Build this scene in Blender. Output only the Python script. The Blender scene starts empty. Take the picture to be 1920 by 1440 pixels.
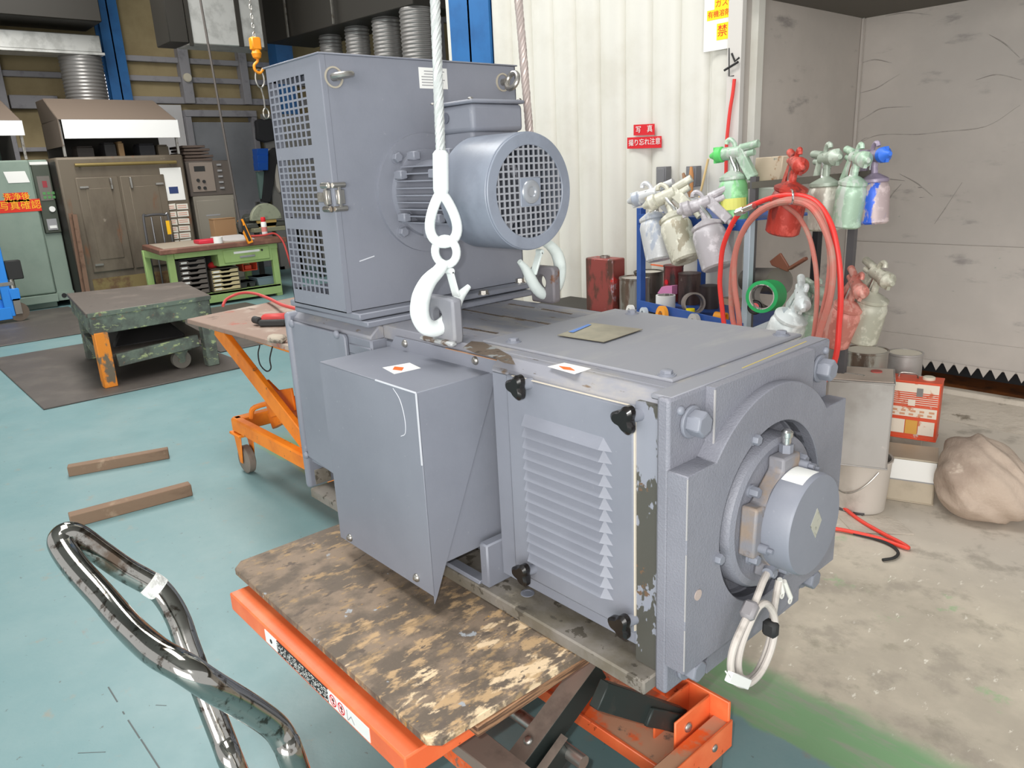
import bpy, bmesh, math, random
from math import sin, cos, pi, radians, sqrt, atan2
from mathutils import Vector, Matrix
C = bpy.context.scene.collection
scene = bpy.context.scene
rnd = random.Random(7)

# ---------------------------------------------------------------- camera, light, exposure
EYE = Vector((0.0, 0.0, 1.5))
FOC = 1410.0
RM = Matrix(((0.66852862, 0.74224387, -0.04629809),
             (0.17659972, -0.21891854, -0.95962868),
             (-0.72241402, 0.63336301, -0.27743337)))
cam_d = bpy.data.cameras.new('camera')
cam = bpy.data.objects.new('camera', cam_d); C.objects.link(cam)
cam_d.sensor_width = 36.0; cam_d.lens = FOC / 1920 * 36.0; cam_d.clip_start = 0.02
cr = Matrix((RM[0], -RM[1], -RM[2])).transposed().to_4x4()
cam.matrix_world = Matrix.Translation(EYE) @ cr
scene.camera = cam
scene.view_settings.view_transform = 'Standard'
scene.view_settings.look = 'None'
scene.view_settings.gamma = 1.0
scene.view_settings.use_curve_mapping = False
scene.view_settings.exposure = 0.0

wd = bpy.data.worlds.new('daylight'); scene.world = wd; wd.use_nodes = True
bg = wd.node_tree.nodes['Background']
bg.inputs[0].default_value = (0.985, 0.99, 1.0, 1); bg.inputs[1].default_value = 0.95

def area(name, loc, target, sx, sy, power, col=(1, 1, 1)):
    l = bpy.data.lights.new(name, 'AREA'); l.shape = 'RECTANGLE'; l.size = sx; l.size_y = sy
    l.energy = power; l.color = col
    o = bpy.data.objects.new(name, l); C.objects.link(o)
    o.location = loc
    o.rotation_euler = (Vector(target) - Vector(loc)).to_track_quat('-Z', 'Y').to_euler()
    return o
# camera flash beside the lens, and the hall's ceiling lamps
fl = EYE + RM.transposed() @ Vector((-0.055, -0.035, 0.02))
area('camera_flash', fl, fl + RM.transposed() @ Vector((0.02, 0.0, 1)), 0.03, 0.02, 13.0, (1, 0.99, 0.97))
area('hall_lamp', (-8.0, 2.2, 5.2), (-8.0, 2.2, 0), 5.0, 1.2, 330.0, (1, 0.98, 0.94))
area('hall_lamp', (-2.6, 0.6, 5.2), (-2.6, 0.6, 0), 4.0, 1.5, 190.0, (1, 0.99, 0.97))

# added fill light behind the camera, as daylight of an assumed open door
area('front_fill', (2.6, -3.9, 1.7), (-1.6, 4.0, 0.9), 5.0, 2.8, 330.0, (1, 0.98, 0.95))

# ---------------------------------------------------------------- pixel ray -> point in the hall
def ray(px, py):
    return RM.transposed() @ Vector(((px - 960) / FOC, (py - 720) / FOC, 1.0))
def PX(px, py, X): d = ray(px, py); return EYE + d * (X / d.x)
def PY(px, py, Y): d = ray(px, py); return EYE + d * (Y / d.y)
def PZ(px, py, Z): d = ray(px, py); return EYE + d * ((Z - EYE.z) / d.z)
def PD(px, py, D): return EYE + ray(px, py) * D

# ---------------------------------------------------------------- materials
def lin(c):
    r = []
    for v in c[:3]:
        v /= 255.0
        r.append(v / 12.92 if v <= 0.04045 else ((v + 0.055) / 1.055) ** 2.4)
    return (*r, 1.0)
MATS = {}
def mat(name, c, rough=0.5, metal=0.0, layers=(), bump=(), rvar=0.0, coat=0.0, emit=0.0, alpha=None):
    """layers: (colour, scale, lo, hi, (sx,sy,sz), detail[, metal, rough]) mixed over the base by a noise threshold."""
    if name in MATS: return MATS[name]
    m = bpy.data.materials.new(name); m.use_nodes = True; MATS[name] = m
    nt = m.node_tree; N = nt.nodes; L = nt.links
    b = N['Principled BSDF']
    b.inputs['Roughness'].default_value = rough; b.inputs['Metallic'].default_value = metal
    if coat: b.inputs['Coat Weight'].default_value = coat
    tc = N.new('ShaderNodeTexCoord')
    def noise(scale, st=(1, 1, 1), detail=5, off=0.0):
        mp = N.new('ShaderNodeMapping'); mp.inputs['Scale'].default_value = st
        mp.inputs['Location'].default_value = (off, off * 1.7, off * 0.6)
        L.new(tc.outputs['Object'], mp.inputs['Vector'])
        n = N.new('ShaderNodeTexNoise'); n.inputs['Scale'].default_value = scale
        n.inputs['Detail'].default_value = detail; n.inputs['Roughness'].default_value = 0.62
        L.new(mp.outputs[0], n.inputs['Vector']); return n.outputs['Fac']
    def ramp(fac, lo, hi):
        r = N.new('ShaderNodeMapRange'); r.inputs['From Min'].default_value = lo; r.inputs['From Max'].default_value = hi
        r.interpolation_type = 'SMOOTHSTEP'
        L.new(fac, r.inputs['Value']); return r.outputs['Result']
    base = lin(c); col = None
    mt = None; ro = None
    for i, ly in enumerate(layers):
        grad = None
        if isinstance(ly[-1], dict): grad = ly[-1]; ly = ly[:-1]
        cc, sc, lo, hi = ly[:4]; st = ly[4] if len(ly) > 4 else (1, 1, 1); det = ly[5] if len(ly) > 5 else 6
        nf = noise(sc, st, det, 3.1 * i + 1.3)
        if grad:      # wear that grows along one axis of the thing
            sx = N.new('ShaderNodeSeparateXYZ'); L.new(tc.outputs['Object'], sx.inputs[0])
            gr = N.new('ShaderNodeMapRange'); gr.inputs['From Min'].default_value = grad['a']; gr.inputs['From Max'].default_value = grad['b']
            gr.inputs['To Min'].default_value = grad.get('lo', -.2); gr.inputs['To Max'].default_value = grad.get('hi', .06)
            L.new(sx.outputs[grad['axis']], gr.inputs['Value'])
            ad = N.new('ShaderNodeMath'); ad.operation = 'ADD'; L.new(nf, ad.inputs[0]); L.new(gr.outputs[0], ad.inputs[1]); nf = ad.outputs[0]
        f = ramp(nf, lo, hi)
        mx = N.new('ShaderNodeMix'); mx.data_type = 'RGBA'
        L.new(f, mx.inputs['Factor'])
        if col is None: mx.inputs['A'].default_value = base
        else: L.new(col, mx.inputs['A'])
        mx.inputs['B'].default_value = lin(cc); col = mx.outputs['Result']
        if len(ly) > 7:
            for key, idx, val0 in (('Metallic', 6, metal), ('Roughness', 7, rough)):
                q = N.new('ShaderNodeMix'); L.new(f, q.inputs['Factor'])
                q.inputs['A'].default_value = val0; q.inputs['B'].default_value = ly[idx]
                L.new(q.outputs['Result'], b.inputs[key])
    if col is None: b.inputs['Base Color'].default_value = base
    else: L.new(col, b.inputs['Base Color'])
    if rvar:
        q = N.new('ShaderNodeMapRange'); q.inputs['To Min'].default_value = max(0.02, rough - rvar)
        q.inputs['To Max'].default_value = min(1, rough + rvar)
        L.new(noise(9, (1, 1, 1), 4, 8.2), q.inputs['Value']); L.new(q.outputs['Result'], b.inputs['Roughness'])
    prev = None
    for sc, st, di in bump:
        bp = N.new('ShaderNodeBump'); bp.inputs['Strength'].default_value = st; bp.inputs['Distance'].default_value = di
        L.new(noise(sc, (1, 1, 1), 3, 5.5), bp.inputs['Height'])
        if prev: L.new(prev, bp.inputs['Normal'])
        prev = bp.outputs['Normal']
    if prev: L.new(prev, b.inputs['Normal'])
    if emit:
        b.inputs['Emission Color'].default_value = base; b.inputs['Emission Strength'].default_value = emit
    return m

# ---------------------------------------------------------------- mesh collector
ORG = {}
class M:
    def __init__(s): s.v = []; s.f = []
    def add(s, vs, fs):
        o = len(s.v); s.v += [Vector(p) for p in vs]; s.f += [tuple(i + o for i in f) for f in fs]; return s
    def hexa(s, p):      # p: 4 bottom (ccw) + 4 top
        return s.add(p, [(3, 2, 1, 0), (4, 5, 6, 7), (0, 1, 5, 4), (1, 2, 6, 5), (2, 3, 7, 6), (3, 0, 4, 7)])
    def box(s, x0, x1, y0, y1, z0, z1):
        x0, x1 = sorted((x0, x1)); y0, y1 = sorted((y0, y1)); z0, z1 = sorted((z0, z1))
        return s.hexa([(x0, y0, z0), (x1, y0, z0), (x1, y1, z0), (x0, y1, z0), (x0, y0, z1), (x1, y0, z1), (x1, y1, z1), (x0, y1, z1)])
    def bar(s, a, b, w, h, up=(0, 0, 1)):     # box from a to b, width w (sideways), height h (along up)
        a = Vector(a); b = Vector(b); d = (b - a).normalized(); u = Vector(up)
        sd = d.cross(u)
        if sd.length < 1e-6: sd = d.cross(Vector((1, 0, 0)))
        sd.normalize(); u = sd.cross(d).normalized()
        A = sd * (w / 2); B = u * (h / 2)
        p = [a - A - B, a + A - B, b + A - B, b - A - B, a - A + B, a + A + B, b + A + B, b - A + B]
        return s.hexa(p)
    def prism(s, pts, ext):                   # pts: 3d polygon, ext: extrusion vector
        n = len(pts); e = Vector(ext); P = [Vector(q) for q in pts]
        nrm = Vector((0, 0, 0))
        for i in range(n): nrm += (P[i] - P[0]).cross(P[(i + 1) % n] - P[0])
        if nrm.dot(e) > 0: P.reverse()
        vs = P + [q + e for q in P]
        fs = [tuple(range(n)), tuple(range(2 * n - 1, n - 1, -1))]
        fs += [(i, i + n, (i + 1) % n + n, (i + 1) % n) for i in range(n)]
        return s.add(vs, fs)
    def quad(s, p, t=0.0012):                 # thin sheet on a 4 point outline
        P = [Vector(q) for q in p]; n = (P[1] - P[0]).cross(P[2] - P[0]).normalized()
        return s.prism(P, n * t)
    def frame(s, d):
        d = Vector(d).normalized(); a = Vector((0, 0, 1)) if abs(d.z) < 0.9 else Vector((1, 0, 0))
        u = d.cross(a).normalized(); return d, u, d.cross(u)
    def lathe(s, prof, org, axis, n=24, a0=0.0, lobes=None, arc=2 * pi, cap=True):
        d, u, w = s.frame(axis); org = Vector(org); vs = []
        for r, h in prof:
            for k in range(n):
                a = a0 + arc * k / n; rr = r * (lobes(a) if lobes else 1)
                vs.append(org + d * h + (u * cos(a) + w * sin(a)) * rr)
        fs = []
        for i in range(len(prof) - 1):
            for k in range(n):
                k2 = (k + 1) % n
                fs.append((i * n + k, i * n + k2, (i + 1) * n + k2, (i + 1) * n + k))
        if cap:
            fs.append(tuple(range(n - 1, -1, -1))); fs.append(tuple((len(prof) - 1) * n + k for k in range(n)))
        return s.add(vs, fs)
    def cyl(s, a, b, r0, r1=None, n=20, a0=0.0):
        a = Vector(a); b = Vector(b); r1 = r0 if r1 is None else r1
        return s.lathe([(r0, 0), (r1, (b - a).length)], a, b - a, n, a0)
    def pipe(s, a, b, ro, ri, n=28):
        a = Vector(a); b = Vector(b); h = (b - a).length
        d, u, w = s.frame(b - a); vs = []
        for r, hh in ((ro, 0), (ro, h), (ri, h), (ri, 0)):
            for k in range(n):
                t = 2 * pi * k / n; vs.append(a + d * hh + (u * cos(t) + w * sin(t)) * r)
        fs = []
        for i in range(4):
            j = (i + 1) % 4
            for k in range(n):
                k2 = (k + 1) % n; fs.append((i * n + k, i * n + k2, j * n + k2, j * n + k))
        return s.add(vs, fs)
    def tube(s, path, r, n=10, closed=False, flat=None):
        P = [Vector(p) for p in path]; m = len(P); R = r if isinstance(r, (list, tuple)) else [r] * m
        T = []
        for i in range(m):
            if closed: T.append((P[(i + 1) % m] - P[i - 1]).normalized())
            else: T.append((P[min(i + 1, m - 1)] - P[max(i - 1, 0)]).normalized())
        a = Vector((0, 0, 1)) if abs(T[0].z) < 0.9 else Vector((1, 0, 0))
        u = T[0].cross(a).normalized(); vs = []
        for i in range(m):
            u = (u - T[i] * u.dot(T[i])).normalized(); w = T[i].cross(u)
            for k in range(n):
                t = 2 * pi * k / n; vs.append(P[i] + (u * cos(t) + w * sin(t)) * R[i])
        fs = []
        for i in range(m if closed else m - 1):
            j = (i + 1) % m
            for k in range(n):
                k2 = (k + 1) % n; fs.append((i * n + k, i * n + k2, j * n + k2, j * n + k))
        if not closed:
            fs.append(tuple(range(n - 1, -1, -1))); fs.append(tuple((m - 1) * n + k for k in range(n)))
        return s.add(vs, fs)
    def ball(s, c, r, n=16, m=9, sc=(1, 1, 1)):
        c = Vector(c); prof = []
        vs = []; fs = []
        for i in range(1, m):
            t = pi * i / m
            for k in range(n):
                a = 2 * pi * k / n
                vs.append(c + Vector((r * sin(t) * cos(a) * sc[0], r * sin(t) * sin(a) * sc[1], -r * cos(t) * sc[2])))
        vs += [c + Vector((0, 0, -r * sc[2])), c + Vector((0, 0, r * sc[2]))]
        q = len(vs)
        for i in range(m - 2):
            for k in range(n):
                k2 = (k + 1) % n; fs.append((i * n + k, i * n + k2, (i + 1) * n + k2, (i + 1) * n + k))
        for k in range(n):
            k2 = (k + 1) % n; fs.append((q - 2, k2, k)); fs.append((q - 1, (m - 2) * n + k, (m - 2) * n + k2))
        return s.add(vs, fs)
    def bolt(s, p, axis, r=0.012, h=0.01, washer=True):   # hex head on a washer
        p = Vector(p); d = Vector(axis).normalized()
        if washer: s.cyl(p, p + d * h * 0.25, r * 1.25, n=16)
        s.lathe([(r, 0), (r, h * 0.85), (r * 0.86, h)], p + d * h * 0.2, d, 6, 0.3)
        return s
    def dome(s, p, axis, r=0.012, h=0.007):
        s.lathe([(r, 0), (r, h * .3), (r * .8, h * .75), (r * .4, h)], p, axis, 14); return s
    def holeplate(s, outer, hole, ext):       # outer: 3d ring points, hole: 3d ring points (same count), extruded by ext
        n = len(outer); e = Vector(ext)
        vs = [Vector(p) for p in outer] + [Vector(p) for p in hole]
        vs += [p + e for p in vs]
        fs = []
        for k in range(n):
            j = (k + 1) % n
            fs += [(k, j, n + j, n + k), (2 * n + j, 2 * n + k, 3 * n + k, 3 * n + j),
                   (k, 2 * n + k, 2 * n + j, j), (n + j, 3 * n + j, 3 * n + k, n + k)]
        return s.add(vs, fs)
    def xf(s, mtx, i0=0):
        for i in range(i0, len(s.v)): s.v[i] = mtx @ s.v[i]
        return s
    def build(s, name, m, parent=None, bev=0.0, ang=35, seg=1):
        me = bpy.data.meshes.new(name)
        if parent is not None: o0 = ORG.get(parent.name, Vector((0, 0, 0)))
        else:
            xs = [p.x for p in s.v]; ys = [p.y for p in s.v]
            o0 = Vector(((min(xs) + max(xs)) / 2, (min(ys) + max(ys)) / 2, min(p.z for p in s.v)))
        me.from_pydata([p - o0 for p in s.v], [], s.f)
        bm = bmesh.new(); bm.from_mesh(me); bmesh.ops.recalc_face_normals(bm, faces=bm.faces); bm.to_mesh(me); bm.free()
        for p in me.polygons: p.use_smooth = True
        me.set_sharp_from_angle(angle=radians(ang))
        me.materials.append(m)
        o = bpy.data.objects.new(name, me); C.objects.link(o); ORG[o.name] = o0
        if parent is None: o.location = o0
        else: o.parent = parent
        if bev:
            md = o.modifiers.new('bevel', 'BEVEL'); md.width = bev; md.segments = seg; md.limit_method = 'ANGLE'; md.angle_limit = radians(40)
        return o

def thing(name, label, cat, loc=(0, 0, 0), group=None):
    o = bpy.data.objects.new(name, None); C.objects.link(o); o.empty_display_size = 0.05
    o.location = loc; ORG[o.name] = Vector(loc); o['label'] = label; o['category'] = cat
    if group: o['group'] = group
    return o
def tag(o, label, cat, group=None):
    o['label'] = label; o['category'] = cat
    if group: o['group'] = group
    return o
def structure(o): o['kind'] = 'structure'; return o
def sub(name, parent, m, mb, **k): return mb.build(name, m, parent, **k)

def text(s, size, loc, xdir, up, m, parent, name='lettering', ext=0.0006, align='CENTER'):
    cu = bpy.data.curves.new(name, 'FONT'); cu.body = s; cu.size = size; cu.align_x = align; cu.align_y = 'CENTER'; cu.extrude = ext
    tmp = bpy.data.objects.new('tmp_text', cu); C.objects.link(tmp)
    dg = bpy.context.evaluated_depsgraph_get(); me = bpy.data.meshes.new_from_object(tmp.evaluated_get(dg))
    bpy.data.objects.remove(tmp); bpy.data.curves.remove(cu)
    x = Vector(xdir).normalized(); u = Vector(up); u = (u - x * u.dot(x)).normalized(); z = x.cross(u)
    mt = Matrix((x, u, z)).transposed()
    o0 = ORG.get(parent.name, Vector((0, 0, 0)))
    L0 = Vector(loc)
    for v in me.vertices: v.co = mt @ v.co + L0 - o0
    me.materials.clear(); me.materials.append(m); me.name = name
    o = bpy.data.objects.new(name, me); C.objects.link(o); o.parent = parent; ORG[o.name] = o0
    return o

def smooth_path(pts, n=8, closed=False):     # Catmull-Rom
    P = [Vector(p) for p in pts]; m = len(P); out = []
    segs = m if closed else m - 1
    for i in range(segs):
        p1 = P[i]; p2 = P[(i + 1) % m]
        p0 = P[i - 1] if (i > 0 or closed) else p1 * 2 - p2
        p3 = P[(i + 2) % m] if (i + 2 < m or closed) else p2 * 2 - p1
        for k in range(n):
            t = k / n
            out.append(0.5 * ((2 * p1) + (p2 - p0) * t + (2 * p0 - 5 * p1 + 4 * p2 - p3) * t * t + (3 * p1 - p0 - 3 * p2 + p3) * t ** 3))
    if not closed: out.append(P[-1])
    return out
def copy_tree(o, parent=None):
    c = o.copy(); C.objects.link(c)
    if parent: c.parent = parent
    for ch in [x for x in bpy.data.objects if x.parent == o]: copy_tree(ch, c)
    return c
# ================================================================ materials
G = mat('motor_grey', (131, 134, 144), 0.48, 0.0, [((123, 126, 136), 3.0, .35, .7), ((146, 148, 156), 60, .66, .74)], [(140, .12, .002)])
GF = mat('cast_grey', (131, 132, 141), 0.45, 0.0, [((122, 123, 132), 4.0, .4, .7), ((160, 161, 166), 90, .7, .76)], [(220, .5, .003)])
GD = mat('dusty_grey', (132, 133, 141), 0.65, 0.0, [((152, 148, 144), 5.0, .45, .68, (1, 3, 1)), ((108, 90, 72), 9.0, .62, .70, (1, 5, 1)), ((74, 62, 50), 16.0, .66, .70, (1, 7, 1))], [(120, .15, .002)])
GP = mat('plate_grey', (134, 135, 142), 0.5, 0.0, [((152, 151, 151), 2.2, .5, .72, (3, 1, 1)), ((170, 150, 120), 30, .73, .76)], [(120, .12, .002)])
CHIP = mat('chipped_grey', (136, 139, 149), 0.5, 0.0, [((77, 76, 70), 9.0, .475, .485, (1, 1, .5), 5), ((104, 82, 64), 14.0, .64, .655)], [(60, .15, .003)])
GH = mat('dusty_housing', (128, 127, 132), 0.55, 0.0, [((142, 126, 112), 9.0, .46, .64), ((104, 92, 82), 20, .62, .7)], [(120, .3, .002)])
FOOT = mat('dirty_foot', (124, 118, 110), 0.7, 0.0, [((104, 97, 84), 6.0, .40, .62), ((78, 72, 62), 18.0, .56, .60), ((170, 160, 140), 7.0, .62, .75)], [(80, .2, .003)])
STEEL = mat('bare_steel', (175, 172, 166), 0.35, 0.9, [((120, 110, 98), 12, .5, .7)])
BRIGHT = mat('bright_zinc', (215, 215, 212), 0.25, 0.95)
CHROME = mat('chrome', (168, 166, 160), 0.10, 1.0, [((92, 84, 76), 50, .54, .66), ((120, 104, 90), 8, .6, .72)], [(90, .04, .001)], rvar=.06)
WHITE = mat('white_paint', (236, 242, 240), 0.45, 0.0, [((206, 216, 214), 14, .55, .75)], [(60, .15, .002)])
PALEHOOK = mat('pale_hook_paint', (224, 234, 230), 0.5, 0.0, [((190, 204, 200), 14, .5, .75)], [(60, .15, .002)])
BLACK = mat('black_plastic', (26, 23, 22), 0.22, 0.0)
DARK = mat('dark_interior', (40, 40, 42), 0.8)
PAPER = mat('white_paper', (236, 236, 232), 0.7)
LABELG = mat('label_print_grey', (150, 150, 152), 0.7)
LABELK = mat('label_print_black', (40, 40, 40), 0.7)
ORANGE = mat('orange_paint', (230, 104, 56), 0.45, 0.0, [((240, 128, 78), 5, .4, .7), ((150, 62, 30), 30, .66, .70)], [(70, .1, .002)])
ORANGED = mat('dusty_orange_paint', (196, 150, 120), 0.7, 0.0, [((240, 104, 44), 9, .48, .62), ((120, 108, 96), 22, .6, .7)], [(70, .1, .002)])
ORANGEF = mat('far_orange_paint', (240, 136, 30), 0.5, 0.0, [((214, 112, 26), 5, .4, .7), ((110, 78, 46), 30, .64, .70)], [(70, .1, .002)])
STICKO = mat('sticker_orange', (236, 108, 30), 0.6)
RED = mat('red_print', (214, 28, 40), 0.6)
REDY = mat('red_sheet', (218, 46, 26), 0.6)
YEL = mat('yellow_print', (250, 226, 20), 0.6)
YELO = mat('yellow_lettering', (245, 190, 30), 0.6)
PLY = mat('worn_plywood', (136, 118, 100), 0.75, 0.0, [((100, 88, 76), 7.0, .40, .58, (1.4, 1, 1), 10), ((156, 130, 96), 22.0, .53, .66, (1.6, .8, 1), 10), ((182, 152, 114), 17.0, .54, .64, (1.8, .8, 1), 10, {'axis': 'X', 'a': -.3, 'b': .45, 'lo': -.08, 'hi': .05}), ((220, 194, 158), 12.0, .56, .63, (1.9, .8, 1), 9, {'axis': 'X', 'a': -.1, 'b': .48, 'lo': -.22, 'hi': .065}), ((96, 84, 74), 30.0, .58, .64, (1.5, .8, 1), 8), ((156, 160, 164), 16, .66, .69), ((196, 146, 62), 30, .68, .72, (2, .6, 1))], [(60, .3, .004)])
PLYE = mat('plywood_edge', (150, 112, 82), 0.8, 0.0, [((88, 62, 44), 8.0, .45, .6, (1, 1, 22), 6)], [(60, .3, .004)])
RUBBER = mat('rubber', (58, 54, 50), 0.7, 0.0, [((84, 78, 70), 8, .5, .7)])

# ================================================================ hall
def floor_material():
    m = bpy.data.materials.new('painted_floor'); m.use_nodes = True; nt = m.node_tree; N = nt.nodes; L = nt.links
    b = N['Principled BSDF']
    tc = N.new('ShaderNodeTexCoord'); sp = N.new('ShaderNodeSeparateXYZ'); L.new(tc.outputs['Object'], sp.inputs[0])
    def noise(scale, det=6, st=(1, 1, 1), dist=0.0):
        mp = N.new('ShaderNodeMapping'); mp.inputs['Scale'].default_value = st; L.new(tc.outputs['Object'], mp.inputs[0])
        n = N.new('ShaderNodeTexNoise'); n.inputs['Scale'].default_value = scale; n.inputs['Detail'].default_value = det
        n.inputs['Roughness'].default_value = .65; n.inputs['Distortion'].default_value = dist
        L.new(mp.outputs[0], n.inputs['Vector']); return n.outputs['Fac']
    def rng(v, lo, hi):
        r = N.new('ShaderNodeMapRange'); r.inputs['From Min'].default_value = lo; r.inputs['From Max'].default_value = hi; r.interpolation_type = 'SMOOTHSTEP'
        L.new(v, r.inputs['Value']); return r.outputs['Result']
    def mth(op, a, bb):
        q = N.new('ShaderNodeMath'); q.operation = op
        for i, v in enumerate((a, bb)):
            if isinstance(v, (int, float)): q.inputs[i].default_value = v
            else: L.new(v, q.inputs[i])
        return q.outputs[0]
    def mix(f, a, bb):
        q = N.new('ShaderNodeMix'); q.data_type = 'RGBA'; L.new(f, q.inputs['Factor'])
        for key, v in (('A', a), ('B', bb)):
            if isinstance(v, tuple): q.inputs[key].default_value = lin(v)
            else: L.new(v, q.inputs[key])
        return q.outputs['Result']
    teal = mix(rng(noise(1.6), .35, .7), (112, 146, 149), (124, 153, 155))
    teal = mix(rng(noise(9, 8), .60, .74), teal, (136, 142, 134))
    teal = mix(rng(noise(30, 5), .665, .70), teal, (96, 112, 110))
    teal = mix(rng(noise(3.0, 8, (1, 4, 1)), .66, .76), teal, (130, 136, 130))
    conc = mix(rng(noise(2.2, 8), .35, .68), (170, 161, 146), (196, 186, 168))
    conc = mix(rng(noise(7, 8), .56, .72), conc, (154, 147, 131))
    conc = mix(rng(noise(24, 5, (1.5, .6, 1)), .62, .68), conc, (216, 210, 196))
    conc = mix(rng(noise(2.6, 8), .595, .66), conc, (140, 172, 128))
    wob = mth('MULTIPLY', mth('SUBTRACT', noise(5, 6), .5), .10)
    y = mth('ADD', sp.outputs['Y'], wob)
    dust = rng(y, 2.45, 3.3)
    conc = mix(dust, conc, (208, 199, 186))
    conc = mix(mth('MULTIPLY', rng(noise(6, 8), .5, .66), .6), conc, (146, 138, 126))
    grn = mix(rng(noise(8, 8, (.6, 3, 1)), .45, .66), (126, 164, 122), (146, 156, 136))
    inx = rng(sp.outputs['X'], -4.3, -3.9)
    s1 = mth('MULTIPLY', rng(y, 1.59, 1.61), inx); s2 = mth('MULTIPLY', rng(y, 1.78, 1.86), inx)
    col = mix(s1, teal, grn); col = mix(s2, col, conc)
    L.new(col, b.inputs['Base Color'])
    rr = N.new('ShaderNodeMapRange'); L.new(noise(5, 6), rr.inputs['Value']); rr.inputs['To Min'].default_value = .32; rr.inputs['To Max'].default_value = .62
    rg = N.new('ShaderNodeMix'); L.new(s2, rg.inputs['Factor']); L.new(rr.outputs[0], rg.inputs['A']); rg.inputs['B'].default_value = .8
    L.new(rg.outputs[0], b.inputs['Roughness'])
    bp = N.new('ShaderNodeBump'); bp.inputs['Strength'].default_value = .12; bp.inputs['Distance'].default_value = .004; L.new(noise(40, 5), bp.inputs['Height']); L.new(bp.outputs[0], b.inputs['Normal'])
    return m
fl_o = M().box(-13.2, 4, -5, 14, -.1, 0).build('floor', floor_material()); structure(fl_o)
fl_o.location = (0, 0, 0)
for v in fl_o.data.vertices: v.co += Vector((-4.6, 4.5, -.1))
ORG[fl_o.name] = Vector((0, 0, 0))

BEIGE = mat('beige_board', (160, 144, 108), 0.8, 0.0, [((142, 126, 92), 1.5, .4, .7)])
GIRT = mat('grey_girt', (150, 148, 152), 0.55, 0.0, [((128, 126, 130), 5, .5, .7)])
BLUECOL = mat('blue_column_paint', (42, 108, 170), 0.45, 0.0, [((36, 94, 152), 3, .45, .7)])
CEIL = mat('ceiling_sheet', (150, 150, 148), 0.8)
WHITEWALL = mat('white_siding', (221, 219, 210), 0.45, 0.0, [((212, 209, 198), 2, .45, .7)])
structure(M().box(-13.2, -13.0, -5, 14, 0, 5.4).build('wall_left', BEIGE))
structure(M().box(-13.2, 4, -5, 14, 5.4, 5.5).build('ceiling', CEIL))
structure(M().box(-13.0, -2.2, 13.9, 14, 0, 5.4).build('wall_back', BEIGE))
# grey steel girts and posts on the beige wall
n_t = 0
for z0, z1, y0, y1 in ((2.70, 2.80, 3.85, 9.0), (3.02, 3.10, 3.85, 9.0), (3.30, 3.38, 3.85, 9.0), (3.02, 3.10, 0.6, 3.5), (2.60, 2.78, 2.3, 2.9), (2.02, 2.08, 2.2, 2.9), (4.3, 4.4, 3.9, 12)):
    n_t += 1; structure(M().box(-13.0, -12.9, y0, y1, z0, z1).build('trim_%d' % n_t, GIRT, bev=.006))
for yc, w, z0, z1 in ((2.20, .14, 0, 5.4), (4.76, .16, 2.70, 5.4), (5.72, .13, 2.7, 3.6), (7.9, .15, 2.7, 5.4), (9.25, .14, 0, 5.4), (9.85, .16, 0, 5.4)):
    n_t += 1; structure(M().box(-13.0, -12.84, yc - w / 2, yc + w / 2, z0, z1).build('trim_%d' % n_t, GIRT, bev=.006))
# door in the beige wall
DOORM = mat('grey_door_paint', (140, 142, 146), 0.4, 0.0, [((128, 130, 134), 1.5, .4, .7)])
dr = structure(M().box(-12.95, -12.86, 4.72, 5.72, 0, 2.42).build('door_1', DOORM, bev=.004))
M().box(-12.96, -12.80, 4.63, 4.72, 0, 2.50).box(-12.96, -12.80, 5.72, 5.81, 0, 2.50).box(-12.96, -12.79, 4.63, 5.81, 2.50, 2.60).build('door_frame', GIRT, dr, bev=.004)
M().box(-12.86, -12.84, 4.74, 5.7, .80, 1.0).build('kick_band', GIRT, dr)
M().box(-12.86, -12.80, 5.60, 5.66, 1.0, 1.12).build('door_handle', STEEL, dr)
structure(M().box(-12.98, -12.90, 4.05, 4.62, .9, 2.68).build('trim_30', mat('white_board', (206, 204, 204), .6)))

# blue I-columns
def i_column(name_n, x0, x1, y0, y1, flange_x):
    t = .02
    m = M()
    if flange_x: m.box(x0, x0 + t, y0, y1, 0, 5.4).box(x1 - t, x1, y0, y1, 0, 5.4).box(x0, x1, (y0 + y1) / 2 - t / 2, (y0 + y1) / 2 + t / 2, 0, 5.4)
    else: m.box(x0, x1, y0, y0 + t, 0, 5.4).box(x0, x1, y1 - t, y1, 0, 5.4).box((x0 + x1) / 2 - t / 2, (x0 + x1) / 2 + t / 2, y0, y1, 0, 5.4)
    return structure(m.build('trim_%d' % name_n, BLUECOL))
i_column(40, -12.98, -12.7, 3.58, 3.86, True)
i_column(41, -4.74, -4.30, 3.72, 3.95, False)
structure(M().box(-12.9, -12.6, 6.2, 6.5, 0, 5.4).build('trim_42', BLUECOL))
structure(M().box(-4.80, -4.745, 3.74, 3.95, 0, 5.4).build('trim_43', WHITEWALL))

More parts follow.
